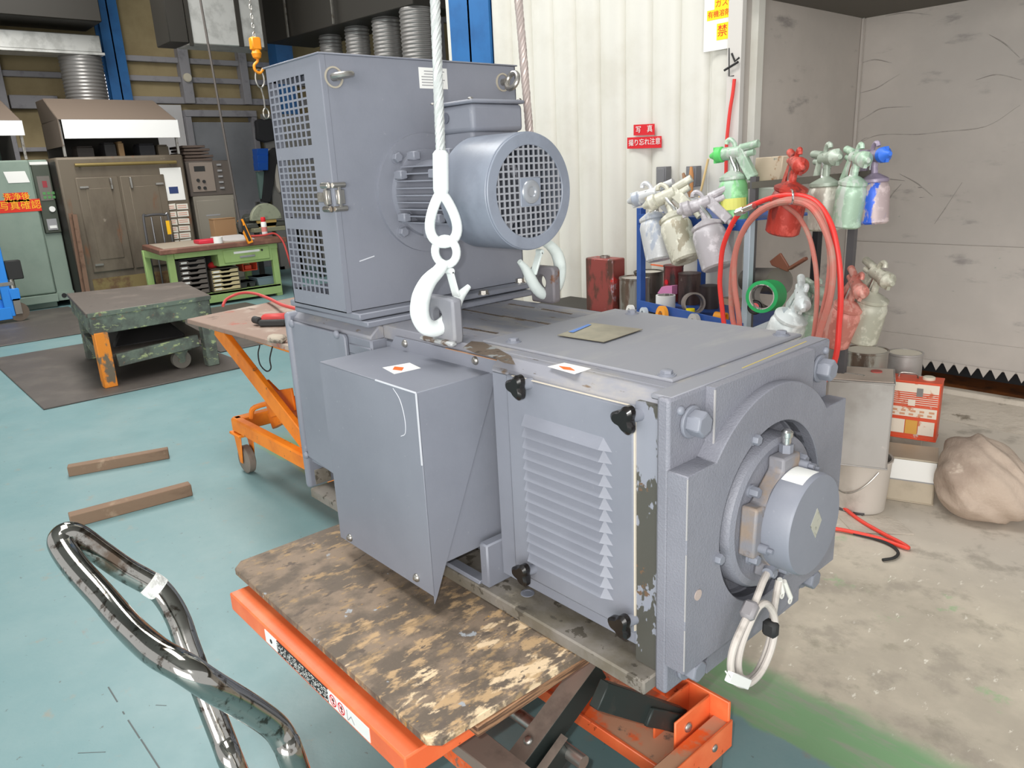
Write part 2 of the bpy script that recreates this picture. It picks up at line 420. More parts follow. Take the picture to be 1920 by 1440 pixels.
# white corrugated siding, along X at Y = 3.75
pitch = 0.197; xs0 = -4.30; xs1 = -2.50
prof = []
x = xs0
while x < xs1 + .01:
    prof.append((x, .0))
    for k in range(1, 14): prof.append((x + pitch * k / 14, -.056 * sin(pi * k / 14) ** .62))
    x += pitch
mm = M(); n = len(prof)
vs = [(px, 3.76 + d, 0.02) for px, d in prof] + [(px, 3.76 + d, 5.4) for px, d in prof] + [(px, 3.80, 0.02) for px, d in prof] + [(px, 3.80, 5.4) for px, d in prof]
fs = []
for i in range(n - 1):
    fs += [(i, i + 1, n + i + 1, n + i), (2 * n + i + 1, 2 * n + i, 3 * n + i, 3 * n + i + 1), (i + 1, i, 2 * n + i, 2 * n + i + 1), (n + i, n + i + 1, 3 * n + i + 1, 3 * n + i)]
fs += [(0, n, 3 * n, 2 * n), (n - 1, 3 * n - 1, 4 * n - 1, 2 * n - 1)]
mm.add(vs, fs); structure(mm.build('wall_right', WHITEWALL, ang=30))
structure(M().box(-2.52, -2.24, 3.74, 3.80, 0, 5.4).build('trim_44', WHITEWALL))
tag(M().hexa([(-2.47, 3.715, 0.7), (-2.33, 3.715, 0.7), (-2.33, 3.738, 0.7), (-2.47, 3.738, 0.7), (-2.46, 3.715, 1.93), (-2.32, 3.715, 1.97), (-2.32, 3.738, 1.97), (-2.46, 3.738, 1.93)]).build('plywood_board', mat('pale_plywood', (190, 180, 164), .7, 0, [((172, 160, 142), 3, .45, .7, (1, 1, .3)), ((120, 92, 70), 20, .72, .75)]), bev=.002), 'pale plywood board fixed upright between white siding and spray booth', 'board')

# ---------------------------------------------------------------- spray booth
BOOTH = mat('booth_sheet', (180, 173, 166), 0.6, 0.1, [((192, 184, 176), 1.3, .4, .7), ((146, 140, 136), 3, .58, .74, (1, 1, 3)), ((112, 107, 104), 2.0, .705, .72, (1, 1, 6.5), 9), ((108, 132, 118), 3.4, .70, .74)], [(3, .25, .03), (40, .1, .002)])
BOOTHC = mat('booth_ceiling_sheet', (96, 92, 84), 0.8)
structure(M().box(-2.34, -2.28, 3.64, 5.06, 0, 2.5).build('wall_booth_side', BOOTH, bev=.004))
bb = structure(M().box(-2.34, 3.4, 5.0, 5.06, 0.34, 2.5).build('wall_booth_back', BOOTH))
M().box(-2.28, 3.4, 4.985, 5.0, 0.34, .93).build('lower_sheet', BOOTH, bb, bev=.003)
M().box(-2.28, 3.4, 4.975, 4.99, 0.20, .36).build('bottom_sheet', BOOTH, bb, bev=.003)
CR = mat('crease_line', (146, 140, 134), .7, 0, [((170, 164, 158), 9, .45, .6)])
for ln in (((1607, 176), (1642, 166), (1666, 152), (1687, 139)), ((1603, 232), (1630, 216), (1655, 203), (1710, 200)), ((1607, 270), (1649, 253), (1720, 252), (1768, 247), (1849, 237), (1913, 197)),
           ((1687, 326), (1720, 344), (1749, 368)), ((1642, 333), (1670, 336), (1697, 339)), ((1855, 65), (1884, 82), (1912, 108)), ((1804, 342), (1780, 380), (1752, 420)), ((1604, 285), (1618, 262), (1632, 258)), ((1610, 120), (1640, 112), (1672, 118)), ((1660, 30), (1700, 24), (1745, 28)), ((1830, 150), (1870, 140), (1915, 150)), ((1690, 345), (1668, 372), (1655, 405))):
    M().tube(smooth_path([PY(a, b, 5.0003) for a, b in ln], 5), [.0012 + .0022 * sin(pi * min(1, max(.04, k / (5 * (len(ln) - 1))))) for k in range(5 * (len(ln) - 1) + 1)], 6).build('crease', CR, bb)
M().box(-2.28, -2.262, 4.972, 4.999, .36, 2.27).build('corner_strip', BOOTH, bb, bev=.004)
structure(M().box(-2.34, 3.4, 3.64, 5.06, 2.27, 2.34).build('ceiling_booth', BOOTHC))
structure(M().box(-2.34, -2.26, 3.62, 3.66, 0, 2.6).build('trim_45', mat('pale_corner_strip', (208, 204, 198), .6), bev=.003))
# saw tooth water baffle under the back sheet, dark gap and rusty trough
xz = -2.2; tooth = None
while xz < .3:
    if tooth is None: tooth = M().prism([(xz, 4.962, .215), (xz + .064, 4.962, .215), (xz + .032, 4.962, .155)], (0, .004, 0)).build('sawtooth', BOOTH, bb)
    else:
        t2 = tooth.copy(); C.objects.link(t2); t2.location.x = xz + 2.2
    xz += .066
for k, (qa, qb) in enumerate((((203, 1288), (220, 1316)), ((230, 1334), (233, 1339)), ((240, 1350), (262, 1384)), ((264, 1386), (300, 1442)), ((292, 1322), (312, 1323)), ((146, 1412), (198, 1410)))):
    M().bar(PZ(*qa, .0004), PZ(*qb, .0004), .004 if k < 4 else .002, .0006).build('scuff_mark', mat('dark_scuff', (84, 92, 92), .6), fl_o)
structure(M().box(-2.34, 3.4, 5.3, 5.36, 0, .5).build('trim_46', DARK))
structure(M().box(-2.28, 3.4, 4.93, 5.3, 0, .05).build('trim_47', mat('rusty_trough', (120, 66, 22), .6, 0, [((70, 40, 20), 9, .45, .7)])))
DUSTY = mat('dusty_sill', (196, 186, 172), 0.85, 0.0, [((170, 160, 146), 4, .45, .7), ((128, 118, 104), 5, .62, .7, (1, 1, 3))], [(14, .5, .02)])
sill = M().prism([(-2.28, 4.93, 0), (-2.28, 4.93, .075), (-2.28, 4.86, .08), (-2.28, 4.84, .05), (-2.28, 4.55, .02), (-2.28, 4.50, 0)], (5.6, 0, 0)).build('trim_48', DUSTY, bev=.004); structure(sill)
# ================================================================ the motor on the lift cart
MY, MZ = 1.348, 0.78
mo = thing('electric_motor', 'large grey industrial electric motor with louvred side cover on worn plywood board', 'motor', (-1.53, MY, .47))
# yoke and frame
M().box(-2.27, -.80, 1.150, 1.60, .505, 1.075).build('frame', G, mo, bev=.008)
M().prism([(-2.27, 1.108, 1.05), (-2.27, 1.108, 1.088), (-2.27, 1.605, 1.088), (-2.27, 1.634, 1.062), (-2.27, 1.634, 1.05)], (1.465, 0, 0)).build('top_sheet', GD, mo, bev=.003)
for xa, xb in ((-2.27, -1.80), (-1.282, -.805)): M().prism([(xa, 1.062, 1.05), (xa, 1.062, 1.062), (xa, 1.092, 1.0878), (xa, 1.110, 1.0878), (xa, 1.110, 1.05)], (xb - xa, 0, 0)).build('top_sheet_edge', GD, mo, bev=.004)
for sf in (M().box(-1.29, -.805, 1.068, 1.152, .525, 1.055), M().box(-2.27, -1.80, 1.062, 1.152, .56, 1.055), M().box(-1.80, -1.29, 1.109, 1.152, 1.0, 1.050), M().box(-2.27, -.805, 1.60, 1.634, .53, 1.05)): sf.build('side_frame', G, mo, bev=.006)
M().box(-.856, -.80, 1.056, 1.075, .505, 1.068).build('seam_strip', CHIP, mo)
for y0, y1 in ((1.012, 1.10), (1.60, 1.688)):
    f = M().box(-2.20, -.80, y0 if y0 < 1.2 else y0 - .05, y1 + .055 if y0 < 1.2 else y1, .47, .503).build('foot', FOOT, mo, bev=.004)
    for xh in (-1.205, -2.0): M().pipe((xh, y0 + .062, .503), (xh, y0 + .062, .5045), .017, .012).cyl((xh, y0 + .062, .5028), (xh, y0 + .062, .5036), .0125).build('bolt_hole', G, f)
M().box(-1.318, -1.288, 1.022, 1.15, .503, .62).build('foot_rib', G, mo, bev=.004)
M().box(-1.76, -1.318, 1.13, 1.148, .505, .60).build('lower_web', G, mo, bev=.002)
M().prism([(-1.76, 1.016, .503), (-1.76, 1.05, .503), (-1.76, 1.05, .512), (-1.76, 1.02, .512)], (.44, 0, 0)).build('foot_ledge', G, mo, bev=.002)
M().box(-2.30, -2.268, 1.042, 1.654, .468, 1.082).build('rear_plate', G, mo, bev=.012, seg=2)
M().box(-2.2, -2.195, 1.035, 1.09, .51, .56).build('rear_gusset', FOOT, mo)
# rear side cover with three dome bolts
sp_ = M().prism([(-2.262, 1.048, 1.055), (-1.93, 1.048, 1.055), (-1.922, 1.048, 1.045), (-1.922, 1.048, .555), (-2.262, 1.048, .588)], (0, .014, 0)).build('side_cover', G, mo, bev=.004, seg=2)
for q in ((548, 607), (632, 627), (575, 853)):
    p = PY(*q, 1.048); M().dome(p, (0, -1, 0), .013, .010).build('dome_bolt', G, sp_)
M().box(-1.92, -1.80, 1.058, 1.064, 1.0, 1.03).build('cover_tab', G, mo, bev=.003)

# drive end shield: base plate, mid plate, raised face, all round the bearing opening
def ringpts(fn, R, n_extra=()):
    A = sorted(set([round(2 * pi * k / 96, 5) for k in range(96)] + [round(a % (2 * pi), 5) for a in n_extra]))
    return A
def shield(outer, xa, xb, extra, hole=.196):
    A = ringpts(None, None, extra)
    o = [(xa, MY + outer(a) * cos(a), MZ + outer(a) * sin(a)) for a in A]
    h = [(xa, MY + hole * cos(a), MZ + hole * sin(a)) for a in A]
    return M().holeplate(o, h, (xb - xa, 0, 0))
def rectr(a, y0, y1, z0, z1):
    c, s = cos(a), sin(a); t = 9
    if c > 1e-6: t = min(t, y1 / c)
    if c < -1e-6: t = min(t, y0 / c)
    if s > 1e-6: t = min(t, z1 / s)
    if s < -1e-6: t = min(t, z0 / s)
    return t
def corners(y0, y1, z0, z1): return [atan2(z, y) for y in (y0, y1) for z in (z0, z1)]
B0 = (-.303, .303, -.31, .31)
es = shield(lambda a: rectr(a, *B0), -.80, -.772, corners(*B0)).build('end_shield', GF, mo, bev=.006, seg=2)
B1 = (-.19, .19, -.31, .31)
M2 = shield(lambda a: rectr(a, *B1), -.772, -.752, corners(*B1)).build('shield_middle', GF, es, bev=.004)
B2 = (-.305, .308, -.24, .175)
def union(a): return max(.277, rectr(a, *B2))
ex = corners(*B2) + [atan2(.175, -.2147), atan2(.175, .2147), atan2(-.24, -.138), atan2(-.24, .138)]
shield(union, -.7735, -.728, ex).build('shield_raised', GF, es, bev=.005)
for y, z in ((1.109, 1.033), (1.600, 1.030), (1.112, .508), (1.592, .508)):
    M().bolt((-.772, y, z), (1, 0, 0), .0255, .03).build('corner_bolt', G, mo, bev=.002)
for y, z in ((1.078, 1.062), (1.627, 1.066)):
    M().dome((-.772, y, z), (1, 0, 0), .009, .008).build('plug', G, mo)
M().cyl((-.728, 1.083, .700), (-.7265, 1.083, .700), .011).build('tapped_hole', mat('pinkish_hole', (176, 160, 152), .7), mo)
for q in ((1416, 824), (1346, 1047)):
    p = PX(*q, -.728); M().bolt(p + Vector((-.006, .0, 0)), (1, 0, 0), .011, .014).build('rim_bolt', G, mo)
M().cyl((-.800, MY, MZ), (-.790, MY, MZ), .197, n=64).build('recess_back', GF, es)

# bearing cover, housing, encoder
be = M().lathe([(.168, -.79), (.168, -.737), (.163, -.728), (.150, -.724), (.142, -.727), (.13, -.728)], (0, MY, MZ), (1, 0, 0), 64).build('bearing_cover', GF, mo)
hp = [(r * cos(radians(a)), r * sin(radians(a))) for r, a in ((.138, 75), (.138, 103), (.112, 106), (.110, 150), (.138, 155), (.140, 200), (.112, 206), (.110, 236), (.138, 240), (.138, 298), (.112, 300), (.110, 345), (.138, 350), (.138, 385), (.112, 390), (.110, 430))]
hs = M().prism([(-.728, MY + u, MZ + w) for u, w in hp], (.036, 0, 0)).build('bearing_housing', GH, be, bev=.005, seg=2)
for a in (140, 205, 248, 340, 62, 30):
    r = .122 if a in (140, 248, 62) else .128
    M().bolt((-.728 if a == 140 else -.71, MY + r * cos(radians(a)), MZ + r * sin(radians(a))), (1, 0, 0), .011, .018).build('housing_bolt', G, be)
en = M().lathe([(.100, -.700), (.107, -.692), (.107, -.640), (.1035, -.635), (.0, -.635)], (0, MY, MZ), (1, 0, 0), 64, cap=False).build('encoder', G, mo)
for a in (70, 55, 195, 260, 320):
    M().cyl((-.700, MY + .112 * cos(radians(a)), MZ + .112 * sin(radians(a))), (-.674, MY + .112 * cos(radians(a)), MZ + .112 * sin(radians(a))), .010, n=14).cyl((-.674, MY + .112 * cos(radians(a)), MZ + .112 * sin(radians(a))), (-.664, MY + .112 * cos(radians(a)), MZ + .112 * sin(radians(a))), .005, n=10).build('clamp_stud', G, en)
lb = M()
for k in range(10):
    a0 = radians(78 + k * 3.6); a1 = radians(78 + (k + 1) * 3.6); r = .1076
    lb.quad([(-.690, MY + r * cos(a0), MZ + r * sin(a0)), (-.645, MY + r * cos(a0), MZ + r * sin(a0)), (-.645, MY + r * cos(a1), MZ + r * sin(a1)), (-.690, MY + r * cos(a1), MZ + r * sin(a1))], .0005)
lb.build('white_label', PAPER, en)
M().prism([(-.6349, MY + .004, MZ + .036), (-.6349, MY - .020, MZ + .004), (-.6349, MY + .004, MZ - .03), (-.6349, MY + .026, MZ + .002)], (.0008, 0, 0)).build('diamond_label', mat('silver_label', (196, 196, 184), .35, .4, [((120, 124, 112), 40, .5, .6)]), en)
M().cyl((-.712, MY + .012, MZ + .13), (-.712, MY + .012, MZ + .152), .014, n=6).build('nipple_base', G, be)
M().lathe([(.009, 0), (.009, .014), (.012, .016), (.012, .026), (.008, .03)], (-.712, MY + .012, MZ + .152), (0, 0, 1), 14).build('grease_nipple', BRIGHT, be)
# encoder cable, coiled and taped
CAB = mat('grey_cable', (196, 188, 180), .55, 0, [((172, 164, 156), 20, .5, .7)])
cp = [(1445, 1062, -.700), (1430, 1092, -.69), (1415, 1130, -.685), (1396, 1166, -.682), (1376, 1212, -.68), (1370, 1250, -.68), (1378, 1277, -.68), (1400, 1283, -.678), (1425, 1262, -.676), (1444, 1222, -.675), (1453, 1180, -.675), (1450, 1150, -.677), (1437, 1132, -.68), (1422, 1138, -.684),
      (1406, 1168, -.688), (1390, 1210, -.69), (1384, 1246, -.69), (1390, 1270, -.69), (1408, 1271, -.688), (1426, 1248, -.686), (1442, 1205, -.685), (1447, 1170, -.687), (1450, 1150, -.69), (1456, 1112, -.69), (1461, 1088, -.69)]
cab = M().tube(smooth_path([PX(a, b, c) for a, b, c in cp], 7), .0075, 10).build('encoder_cable', CAB, mo)
M().lathe([(.016, 0), (.012, .012), (.011, .03)], PX(1447, 1058, -.70), PX(1436, 1080, -.69) - PX(1447, 1058, -.70), 14).build('cable_gland', G, cab)
M().bar(PX(1412, 1128, -.684), PX(1398, 1160, -.682), .030, .022).build('grey_tape', mat('grey_tape', (140, 136, 138), .5), cab, bev=.006)
M().bar(PX(1446, 1164, -.68), PX(1444, 1192, -.68), .031, .024).build('black_tape', LABELK, cab, bev=.006)
M().bar(PX(1366, 1268, -.676), PX(1402, 1282, -.676), .012, .022).bar(PX(1360, 1258, -.672), PX(1372, 1274, -.672), .004, .003).build('white_tie', PAPER, cab, bev=.003)
tm = M()
for a, b in (((1462, 1086), (1467, 1110)), ((1470, 1090), (1482, 1120))):
    tm.cyl(PX(*a, -.688), PX(*b, -.688), .0055, n=10); p = PX(*b, -.688); tm.pipe(p + Vector((-.001, 0, -.008)), p + Vector((.001, 0, -.008)), .008, .004, 14)
tm.build('ring_terminal', mat('white_sleeve', (230, 228, 220), .4), cab)

# louvred side cover
lc = M().box(-1.222, -.857, 1.052, 1.068, .566, 1.058).build('louvre_cover', G, mo, bev=.006, seg=2)
M().box(-.8575, -.8545, 1.0515, 1.068, .575, 1.045).box(-1.20, -.87, 1.0515, 1.056, 1.0575, 1.0592).build('worn_edge', mat('worn_paint_edge', (206, 196, 180), .6), lc)
zt, zb_, nl = .978, .622, 14
st = (zt - zb_) / nl
for k in range(nl):
    z1 = zt - k * st; z0 = z1 - st * 1.02
    x0, x1 = -1.165, -.912; yb = 1.052; d = .017; e = .022
    m = M().add([(x0 + .002, yb, z1), (x1 - e, yb, z1), (x1, yb, z0), (x0, yb, z0), (x0 + .008, yb - d, z0 + .004), (x1 - e, yb - d, z0 + .004), (x1 - .004, yb - .001, z0 + .001)],
                [(0, 1, 5, 4), (0, 4, 3), (1, 2, 5), (3, 4, 5, 2), (0, 3, 2, 1)])
    m.build('louvre', G, lc, ang=25)
three = lambda a: 1 + .26 * cos(3 * a)
for q, a0 in (((975, 723), .5), ((1178, 783), 1.4), ((985, 1072), .2), ((1170, 1168), .1)):
    p = PY(*q, 1.03)
    k = M().lathe([(.018, 0), (.024, .006), (.024, .018), (.018, .024)], p + Vector((0, .002, 0)), (0, -1, 0), 36, a0, three).build('knob', BLACK, lc)
    M().cyl(p + Vector((.006, .03, 0)), p, .012, n=14).build('knob_stem', G, k)

# terminal box
tb = M().box(-1.755, -1.3365, .905, 1.148, .592, 1.028).build('terminal_box', G, mo, bev=.003)
cv = M().box(-1.775, -1.333, .888, .892, .522, 1.031).box(-1.775, -1.333, .888, 1.108, 1.028, 1.032)
for xa in (-1.3355, -1.775):
    cv.prism([(xa, .889, 1.03), (xa, 1.125, 1.03), (xa, .898, .515), (xa, .889, .50 if xa > -1.5 else .52)], (.0025, 0, 0))
cvo = cv.build('box_cover', G, tb, bev=.0015)
M().prism([(-1.765, 1.100, 1.030), (-1.285, 1.100, 1.030), (-1.285, 1.100, 1.067), (-1.735, 1.100, 1.067)], (0, .005, 0)).build('cover_flange', G, cvo, bev=.001)
M().bar((-1.50, 1.099, 1.0675), (-1.286, 1.099, 1.0675), .004, .002).build('worn_flange_edge', mat('worn_rust_edge', (170, 130, 100), .6), cvo)
for q, Y in (((760, 644), 1.10), ((892, 676), 1.10), ((657, 1008), .888), ((782, 1083), .888)):
    p = PY(*q, Y); M().dome(p, (0, -1, 0), .011, .008).cyl(p + Vector((0, -.007, 0)), p + Vector((0, -.010, 0)), .005, n=6).build('cover_screw', STEEL, cvo)
SCR = mat('paint_scratch', (206, 208, 214), .6)
M().tube(smooth_path([PY(q[0], q[1], .8878) for q in ((737, 728), (750, 750), (759, 785), (760, 812), (752, 818))], 5), .0011, 5).build('scratch', SCR, cvo)
M().bar((-1.334, .8872, 1.03), (-1.334, .8872, .86), .003, .003).bar((-1.50, .8872, 1.0315), (-1.335, .8872, 1.0315), .003, .003).build('worn_corner', SCR, cvo)
def haz(parent, qs, z, name='hazard_sticker'):
    P = [PZ(a, b, z) for a, b in qs]
    s = M().quad(P, .0008).build(name, PAPER, parent)
    c = sum(P, Vector()) / 4; u = (P[1] - P[0]); v = (P[3] - P[0])
    o = Vector((0, 0, .0007)); c = P[0] + u * .36 + v * .5 + o
    M().quad([c - u * .2, c + v * .3, c + u * .2, c - v * .3], .0006).build('diamond', STICKO, s)
haz(cvo, ((717, 689), (768, 680), (789, 690), (739, 701)), 1.0325)
haz(mo, ((1027, 687), (1058, 680), (1108, 691), (1077, 701)), 1.0885)

# inspection cover on top, bolts, rating plate
tc_ = M().box(-1.405, -.835, 1.140, 1.640, 1.086, 1.0945).build('top_cover', GP, mo, bev=.004, seg=2)
for q in ((963, 641), (1250, 703), (1465, 628), (1185, 588)):
    p = PZ(*q, 1.0945); M().cyl(p, p + Vector((0, 0, .002)), .019, n=20).bolt(p + Vector((0, 0, .002)), (0, 0, 1), .0125, .007).build('cover_bolt', G, tc_)
M().box(-.822, -.775, 1.055, 1.645, 1.08, 1.091).build('shield_top', GP, mo, bev=.003)
M().bar(PZ(1392, 690, 1.0912), PZ(1512, 640, 1.0912), .003, .0006).build('yellow_streak', mat('yellow_crayon', (190, 170, 96), .7), mo)
for z0, z1 in ((.55, .64), (.66, .80), (.83, .95)): M().bar((-.7282, 1.0432, z0), (-.7282, 1.0432, z1), .0022, .0022).build('worn_edge', mat('pale_cast_edge', (168, 166, 166), .5), es)
M().bar((-.752, 1.158, .965), (-.752, 1.158, 1.086), .003, .003).build('worn_edge', mat('pale_cast_edge', (168, 166, 166), .5), es)
pl = [PZ(1045, 628, 1.099), PZ(1110, 605, 1.099), PZ(1205, 617, 1.099), PZ(1132, 641, 1.099)]
rp = M().quad(pl, .0012); rp = rp.build('rating_plate', mat('worn_brass_plate', (132, 126, 108), .35, .55, [((168, 160, 136), 6, .4, .7)], rvar=.1), mo)
up = Vector((0, 0, .0014))
M().quad([pl[0] + (pl[1] - pl[0]) * .25 + (pl[3] - pl[0]) * .05 + up, pl[0] + (pl[1] - pl[0]) * .85 + (pl[3] - pl[0]) * .02 + up, pl[0] + (pl[1] - pl[0]) * .85 + (pl[3] - pl[0]) * .10 + up, pl[0] + (pl[1] - pl[0]) * .25 + (pl[3] - pl[0]) * .16 + up], .0006).build('blue_tape', mat('blue_tape', (96, 140, 214), .5), rp)
# lifting lugs with an eye
def lug(xa, xb, y0, zc=1.145, hx=None):
    hx = hx if hx is not None else (xa + xb) / 2
    zl, zh = 1.085, 1.20; n = 32; R = .021
    o = []; h = []
    for k in range(n):
        a = 2 * pi * k / n + pi / 4 * 0
        r = rectr(a, xa - hx, xb - hx, zl - zc, zh - zc)
        px, pz = r * cos(a), r * sin(a)
        o.append((hx + px, y0, zc + pz)); h.append((hx + R * cos(a), y0, zc + R * sin(a)))
    return M().holeplate(o, h, (0, .03, 0))
lg = lug(-1.565, -1.442, 1.085, 1.150, -1.512).build('lifting_lug', GP, mo, bev=.006, seg=2)
M().bar((-1.57, 1.078, 1.09), (-1.435, 1.078, 1.09), .02, .012).build('weld_bead', mat('grey_weld', (176, 178, 178), .5, .3, [((110, 96, 84), 24, .52, .6)]), lg, bev=.004)
lg2 = lug(-1.735, -1.632, 1.62, 1.150, -1.69).build('lifting_lug', mat('rusty_lug', (116, 112, 116), .5, 0, [((110, 72, 48), 14, .52, .60)]), mo, bev=.006, seg=2)
lg2['label'] = 'rust-streaked lug'
# chipped streaks on the top sheet
sk = mat('bare_brown_streak', (98, 82, 66), .7, 0, [((70, 58, 46), 30, .5, .6)])
ms = M()
for a, b, w in (((868, 580), (945, 594), .010), ((940, 592), (1060, 613), .009), ((942, 568), (1002, 577), .009), ((1016, 579), (1072, 589), .010), ((868, 614), (950, 628), .012), ((790, 620), (860, 622), .01)):
    P0 = PZ(*a, 1.0885); P1 = PZ(*b, 1.0885)
    for k in range(5):
        if rnd.random() < .85:
            q0 = P0.lerp(P1, k / 5 + .01); q1 = P0.lerp(P1, (k + .97) / 5); ww = w * rnd.uniform(.5, 1.2)
            ms.bar(q0, q1, ww, .0012)
ms.build('bare_streaks', sk, mo)
M().prism([PZ(a, b, 1.0882) for a, b in ((868, 652), (884, 640), (905, 642), (930, 652), (958, 668), (966, 684), (944, 680), (920, 668), (896, 664))], (0, 0, .0008)).build('bare_patch', mat('bare_metal_patch', (106, 92, 78), .5, .2, [((150, 152, 150), 22, .54, .58), ((70, 60, 50), 18, .58, .64)]), mo)

# ---------------------------------------------------------------- blower on top of the motor
bl = thing('blower_unit', 'tall grey blower cabinet with mesh side panels and fan motor on top of electric motor', 'blower', (-2.02, 1.37, 1.09))
X0, X1, Y0, Y1, Z0, Z1 = -2.187, -1.87, 1.036, 1.715, 1.126, 1.80
M().box(-2.24, -1.80, 1.058, 1.70, 1.0885, 1.105).build('lower_flange', G, bl, bev=.003)
bf = M().box(-2.25, -1.825, 1.05, 1.705, 1.108, 1.126).build('upper_flange', G, bl, bev=.003)
for q in ((688, 578), (907, 552), (975, 530)):
    p = PZ(*q, 1.126); M().bolt(p, (0, 0, 1), .014, .012).build('flange_bolt', STEEL, bf)
M().box(X1 - .003, X1, Y0, Y1, Z0, Z1).build('front_panel', G, bl, bev=.001)
M().box(X0, X1, Y1 - .003, Y1, Z0, Z1).build('far_panel', G, bl)
M().box(X0 - .006, X1 + .006, Y0 - .006, Y1 + .006, Z1, Z1 + .004).build('roof_panel', G, bl, bev=.001)
M().box(X0, X1, Y0, Y1, Z0, Z0 + .003).build('bottom_panel', G, bl)
gz = ((1.582, 1.762), (1.383, 1.548), (1.170, 1.352))
gx0, gx1 = -2.178, -1.960
def grille_side(y, t):
    m = M().box(gx1, X1, y, y + t, Z0, Z1).box(X0, gx0, y, y + t, Z0, Z1)
    zs = [Z0] + [z for a in sorted(gz) for z in a] + [Z1]
    for k in range(0, len(zs), 2): m.box(gx0, gx1, y, y + t, zs[k], zs[k + 1])
    return m
pn = grille_side(Y0, .003).build('side_panel', G, bl)
for z0, z1 in gz:
    m = M(); nz = 9; nx = 8
    for k in range(1, nx): x = gx0 + (gx1 - gx0) * k / nx; m.box(x - .0032, x + .0032, Y0 - .0004, Y0 + .0018, z0, z1)
    for k in range(1, nz): z = z0 + (z1 - z0) * k / nz; m.box(gx0, gx1, Y0 + .0002, Y0 + .0014, z - .0028, z + .0028)
    m.build('mesh_panel', G, bl)
# back panel: frame and three meshes, open to the hall behind
m = M().box(X0, X0 + .003, Y0, Y0 + .03, Z0, Z1).box(X0, X0 + .003, Y1 - .03, Y1, Z0, Z1)
zs = [Z0] + [z for a in sorted(gz) for z in a] + [Z1]
for k in range(0, len(zs), 2): m.box(X0, X0 + .003, Y0, Y1, zs[k], zs[k + 1])
m.build('back_panel', G, bl)
M().pipe((-2.16, 1.40, 1.45), (-1.89, 1.40, 1.45), .235, .228, 40).build('fan_scroll', G, bl)
M().cyl((-2.05, 1.40, 1.45), (-2.04, 1.40, 1.45), .20, n=32).build('fan_rotor', DARK, bl)
# angle trim at the front corner, toggle latch, eye bolts, instruction label
M().box(X1 - .012, X1 + .001, Y0 - .0015, Y0 + .0005, Z0 + .01, Z1).box(X1 - .0005, X1 + .0015, Y0, Y0 + .016, Z0, Z1).build('corner_angle', G, bl, bev=.0008)
lt = M().box(X1 - .085, X1 - .03, Y0 - .005, Y0 - .001, 1.430, 1.456).box(X1 - .040, X1 - .012, Y0 - .010, Y0 - .002, 1.424, 1.462).box(X1 + .0005, X1 + .006, Y0 + .004, Y0 + .030, 1.424, 1.462)
for zc in (1.412, 1.474): lt.cyl((X1 - .044, Y0 - .008, zc), (X1 - .006, Y0 - .008, zc), .0085, n=12).cyl((X1 + .004, Y0 - .004, zc), (X1 + .004, Y0 + .034, zc), .0075, n=12)
lt.box(X1 - .030, X1 - .022, Y0 - .012, Y0 - .006, 1.412, 1.474).box(X1 + .004, X1 + .010, Y0 + .010, Y0 + .018, 1.412, 1.474)
lt.build('toggle_latch', STEEL, bl, bev=.001)
def eye(y, z, rot):
    c = Vector((X1, y, z))
    o = M().pipe(c, c + Vector((.004, 0, 0)), .027, .0225, 28)
    ring = []
    cc = c + Vector((.045, 0, 0)); ax_ = Vector((0, cos(rot), sin(rot)))
    for k in range(28):
        a = 2 * pi * k / 28; ring.append(cc + Vector((cos(a), 0, 0)) * .024 + ax_ * sin(a) * .024)
    m = M().tube(ring, .008, 10, closed=True).cyl(c, c + Vector((.024, 0, 0)), .010, n=14)
    e = m.build('eye_bolt', STEEL, bl); o.build('washer', mat('tan_washer', (176, 168, 152), .5), e)
eye(1.072, 1.745, .12); eye(1.66, 1.752, 1.2)
ll = M().box(X1, X1 + .0008, 1.345, 1.445, 1.726, 1.782).build('instruction_label', PAPER, bl)
m = M()
for k in range(6): m.box(X1 + .0008, X1 + .0012, 1.353 + (.01 if k < 2 else 0), 1.435 - .006 * (k % 3), 1.771 - k * .0075, 1.7735 - k * .0075)
m.build('print', LABELG, ll)
M().bar(PX(674, 490, X1), PX(702, 480, X1), .001, .003).build('scratch', SCR, bl)
# fan motor on the front panel
FY, FZ = 1.337, 1.437
fm = M().lathe([(.168, 0), (.168, .012), (.125, .014), (.122, .03), (.10, .034)], (X1, FY, FZ), (1, 0, 0), 64).build('fan_flange', G, bl)
for a in (45, 135, 225, 315):
    M().bolt((X1 + .012, FY + .145 * cos(radians(a)), FZ + .145 * sin(radians(a))), (1, 0, 0), .014, .016).build('flange_bolt', G, fm)
b_ = M().cyl((X1 + .03, FY, FZ), (X1 + .29, FY, FZ), .094, n=40)
for k in range(9):
    for s in (-1, 1):
        z = FZ + (k - 4) * .019; w = sqrt(.128 ** 2 - (z - FZ) ** 2)
        b_.box(X1 + .034, X1 + .265, FY + s * .04, FY + s * w, z - .002, z + .002)
for y in (-2, -1, 0, 1, 2): b_.box(X1 + .034, X1 + .265, FY + y * .02 - .002, FY + y * .02 + .002, FZ - .125, FZ + .08)
b_.build('finned_body', G, bl)
XC0, XC1 = X1 + .262, X1 + .452
fc = M().pipe((XC0, FY, FZ), (XC1 - .006, FY, FZ), .145, .140, 64)
fc.pipe((XC1 - .006, FY, FZ), (XC1, FY, FZ), .143, .113, 64)
fco = fc.build('fan_cover', mat('fan_cover_grey', (134, 141, 154), .4, 0, [((122, 128, 140), 6, .4, .6), ((86, 90, 98), 26, .68, .70)], [(160, .1, .002)]), bl, bev=.0015)
gm = M(); R = .1145; np_ = 13
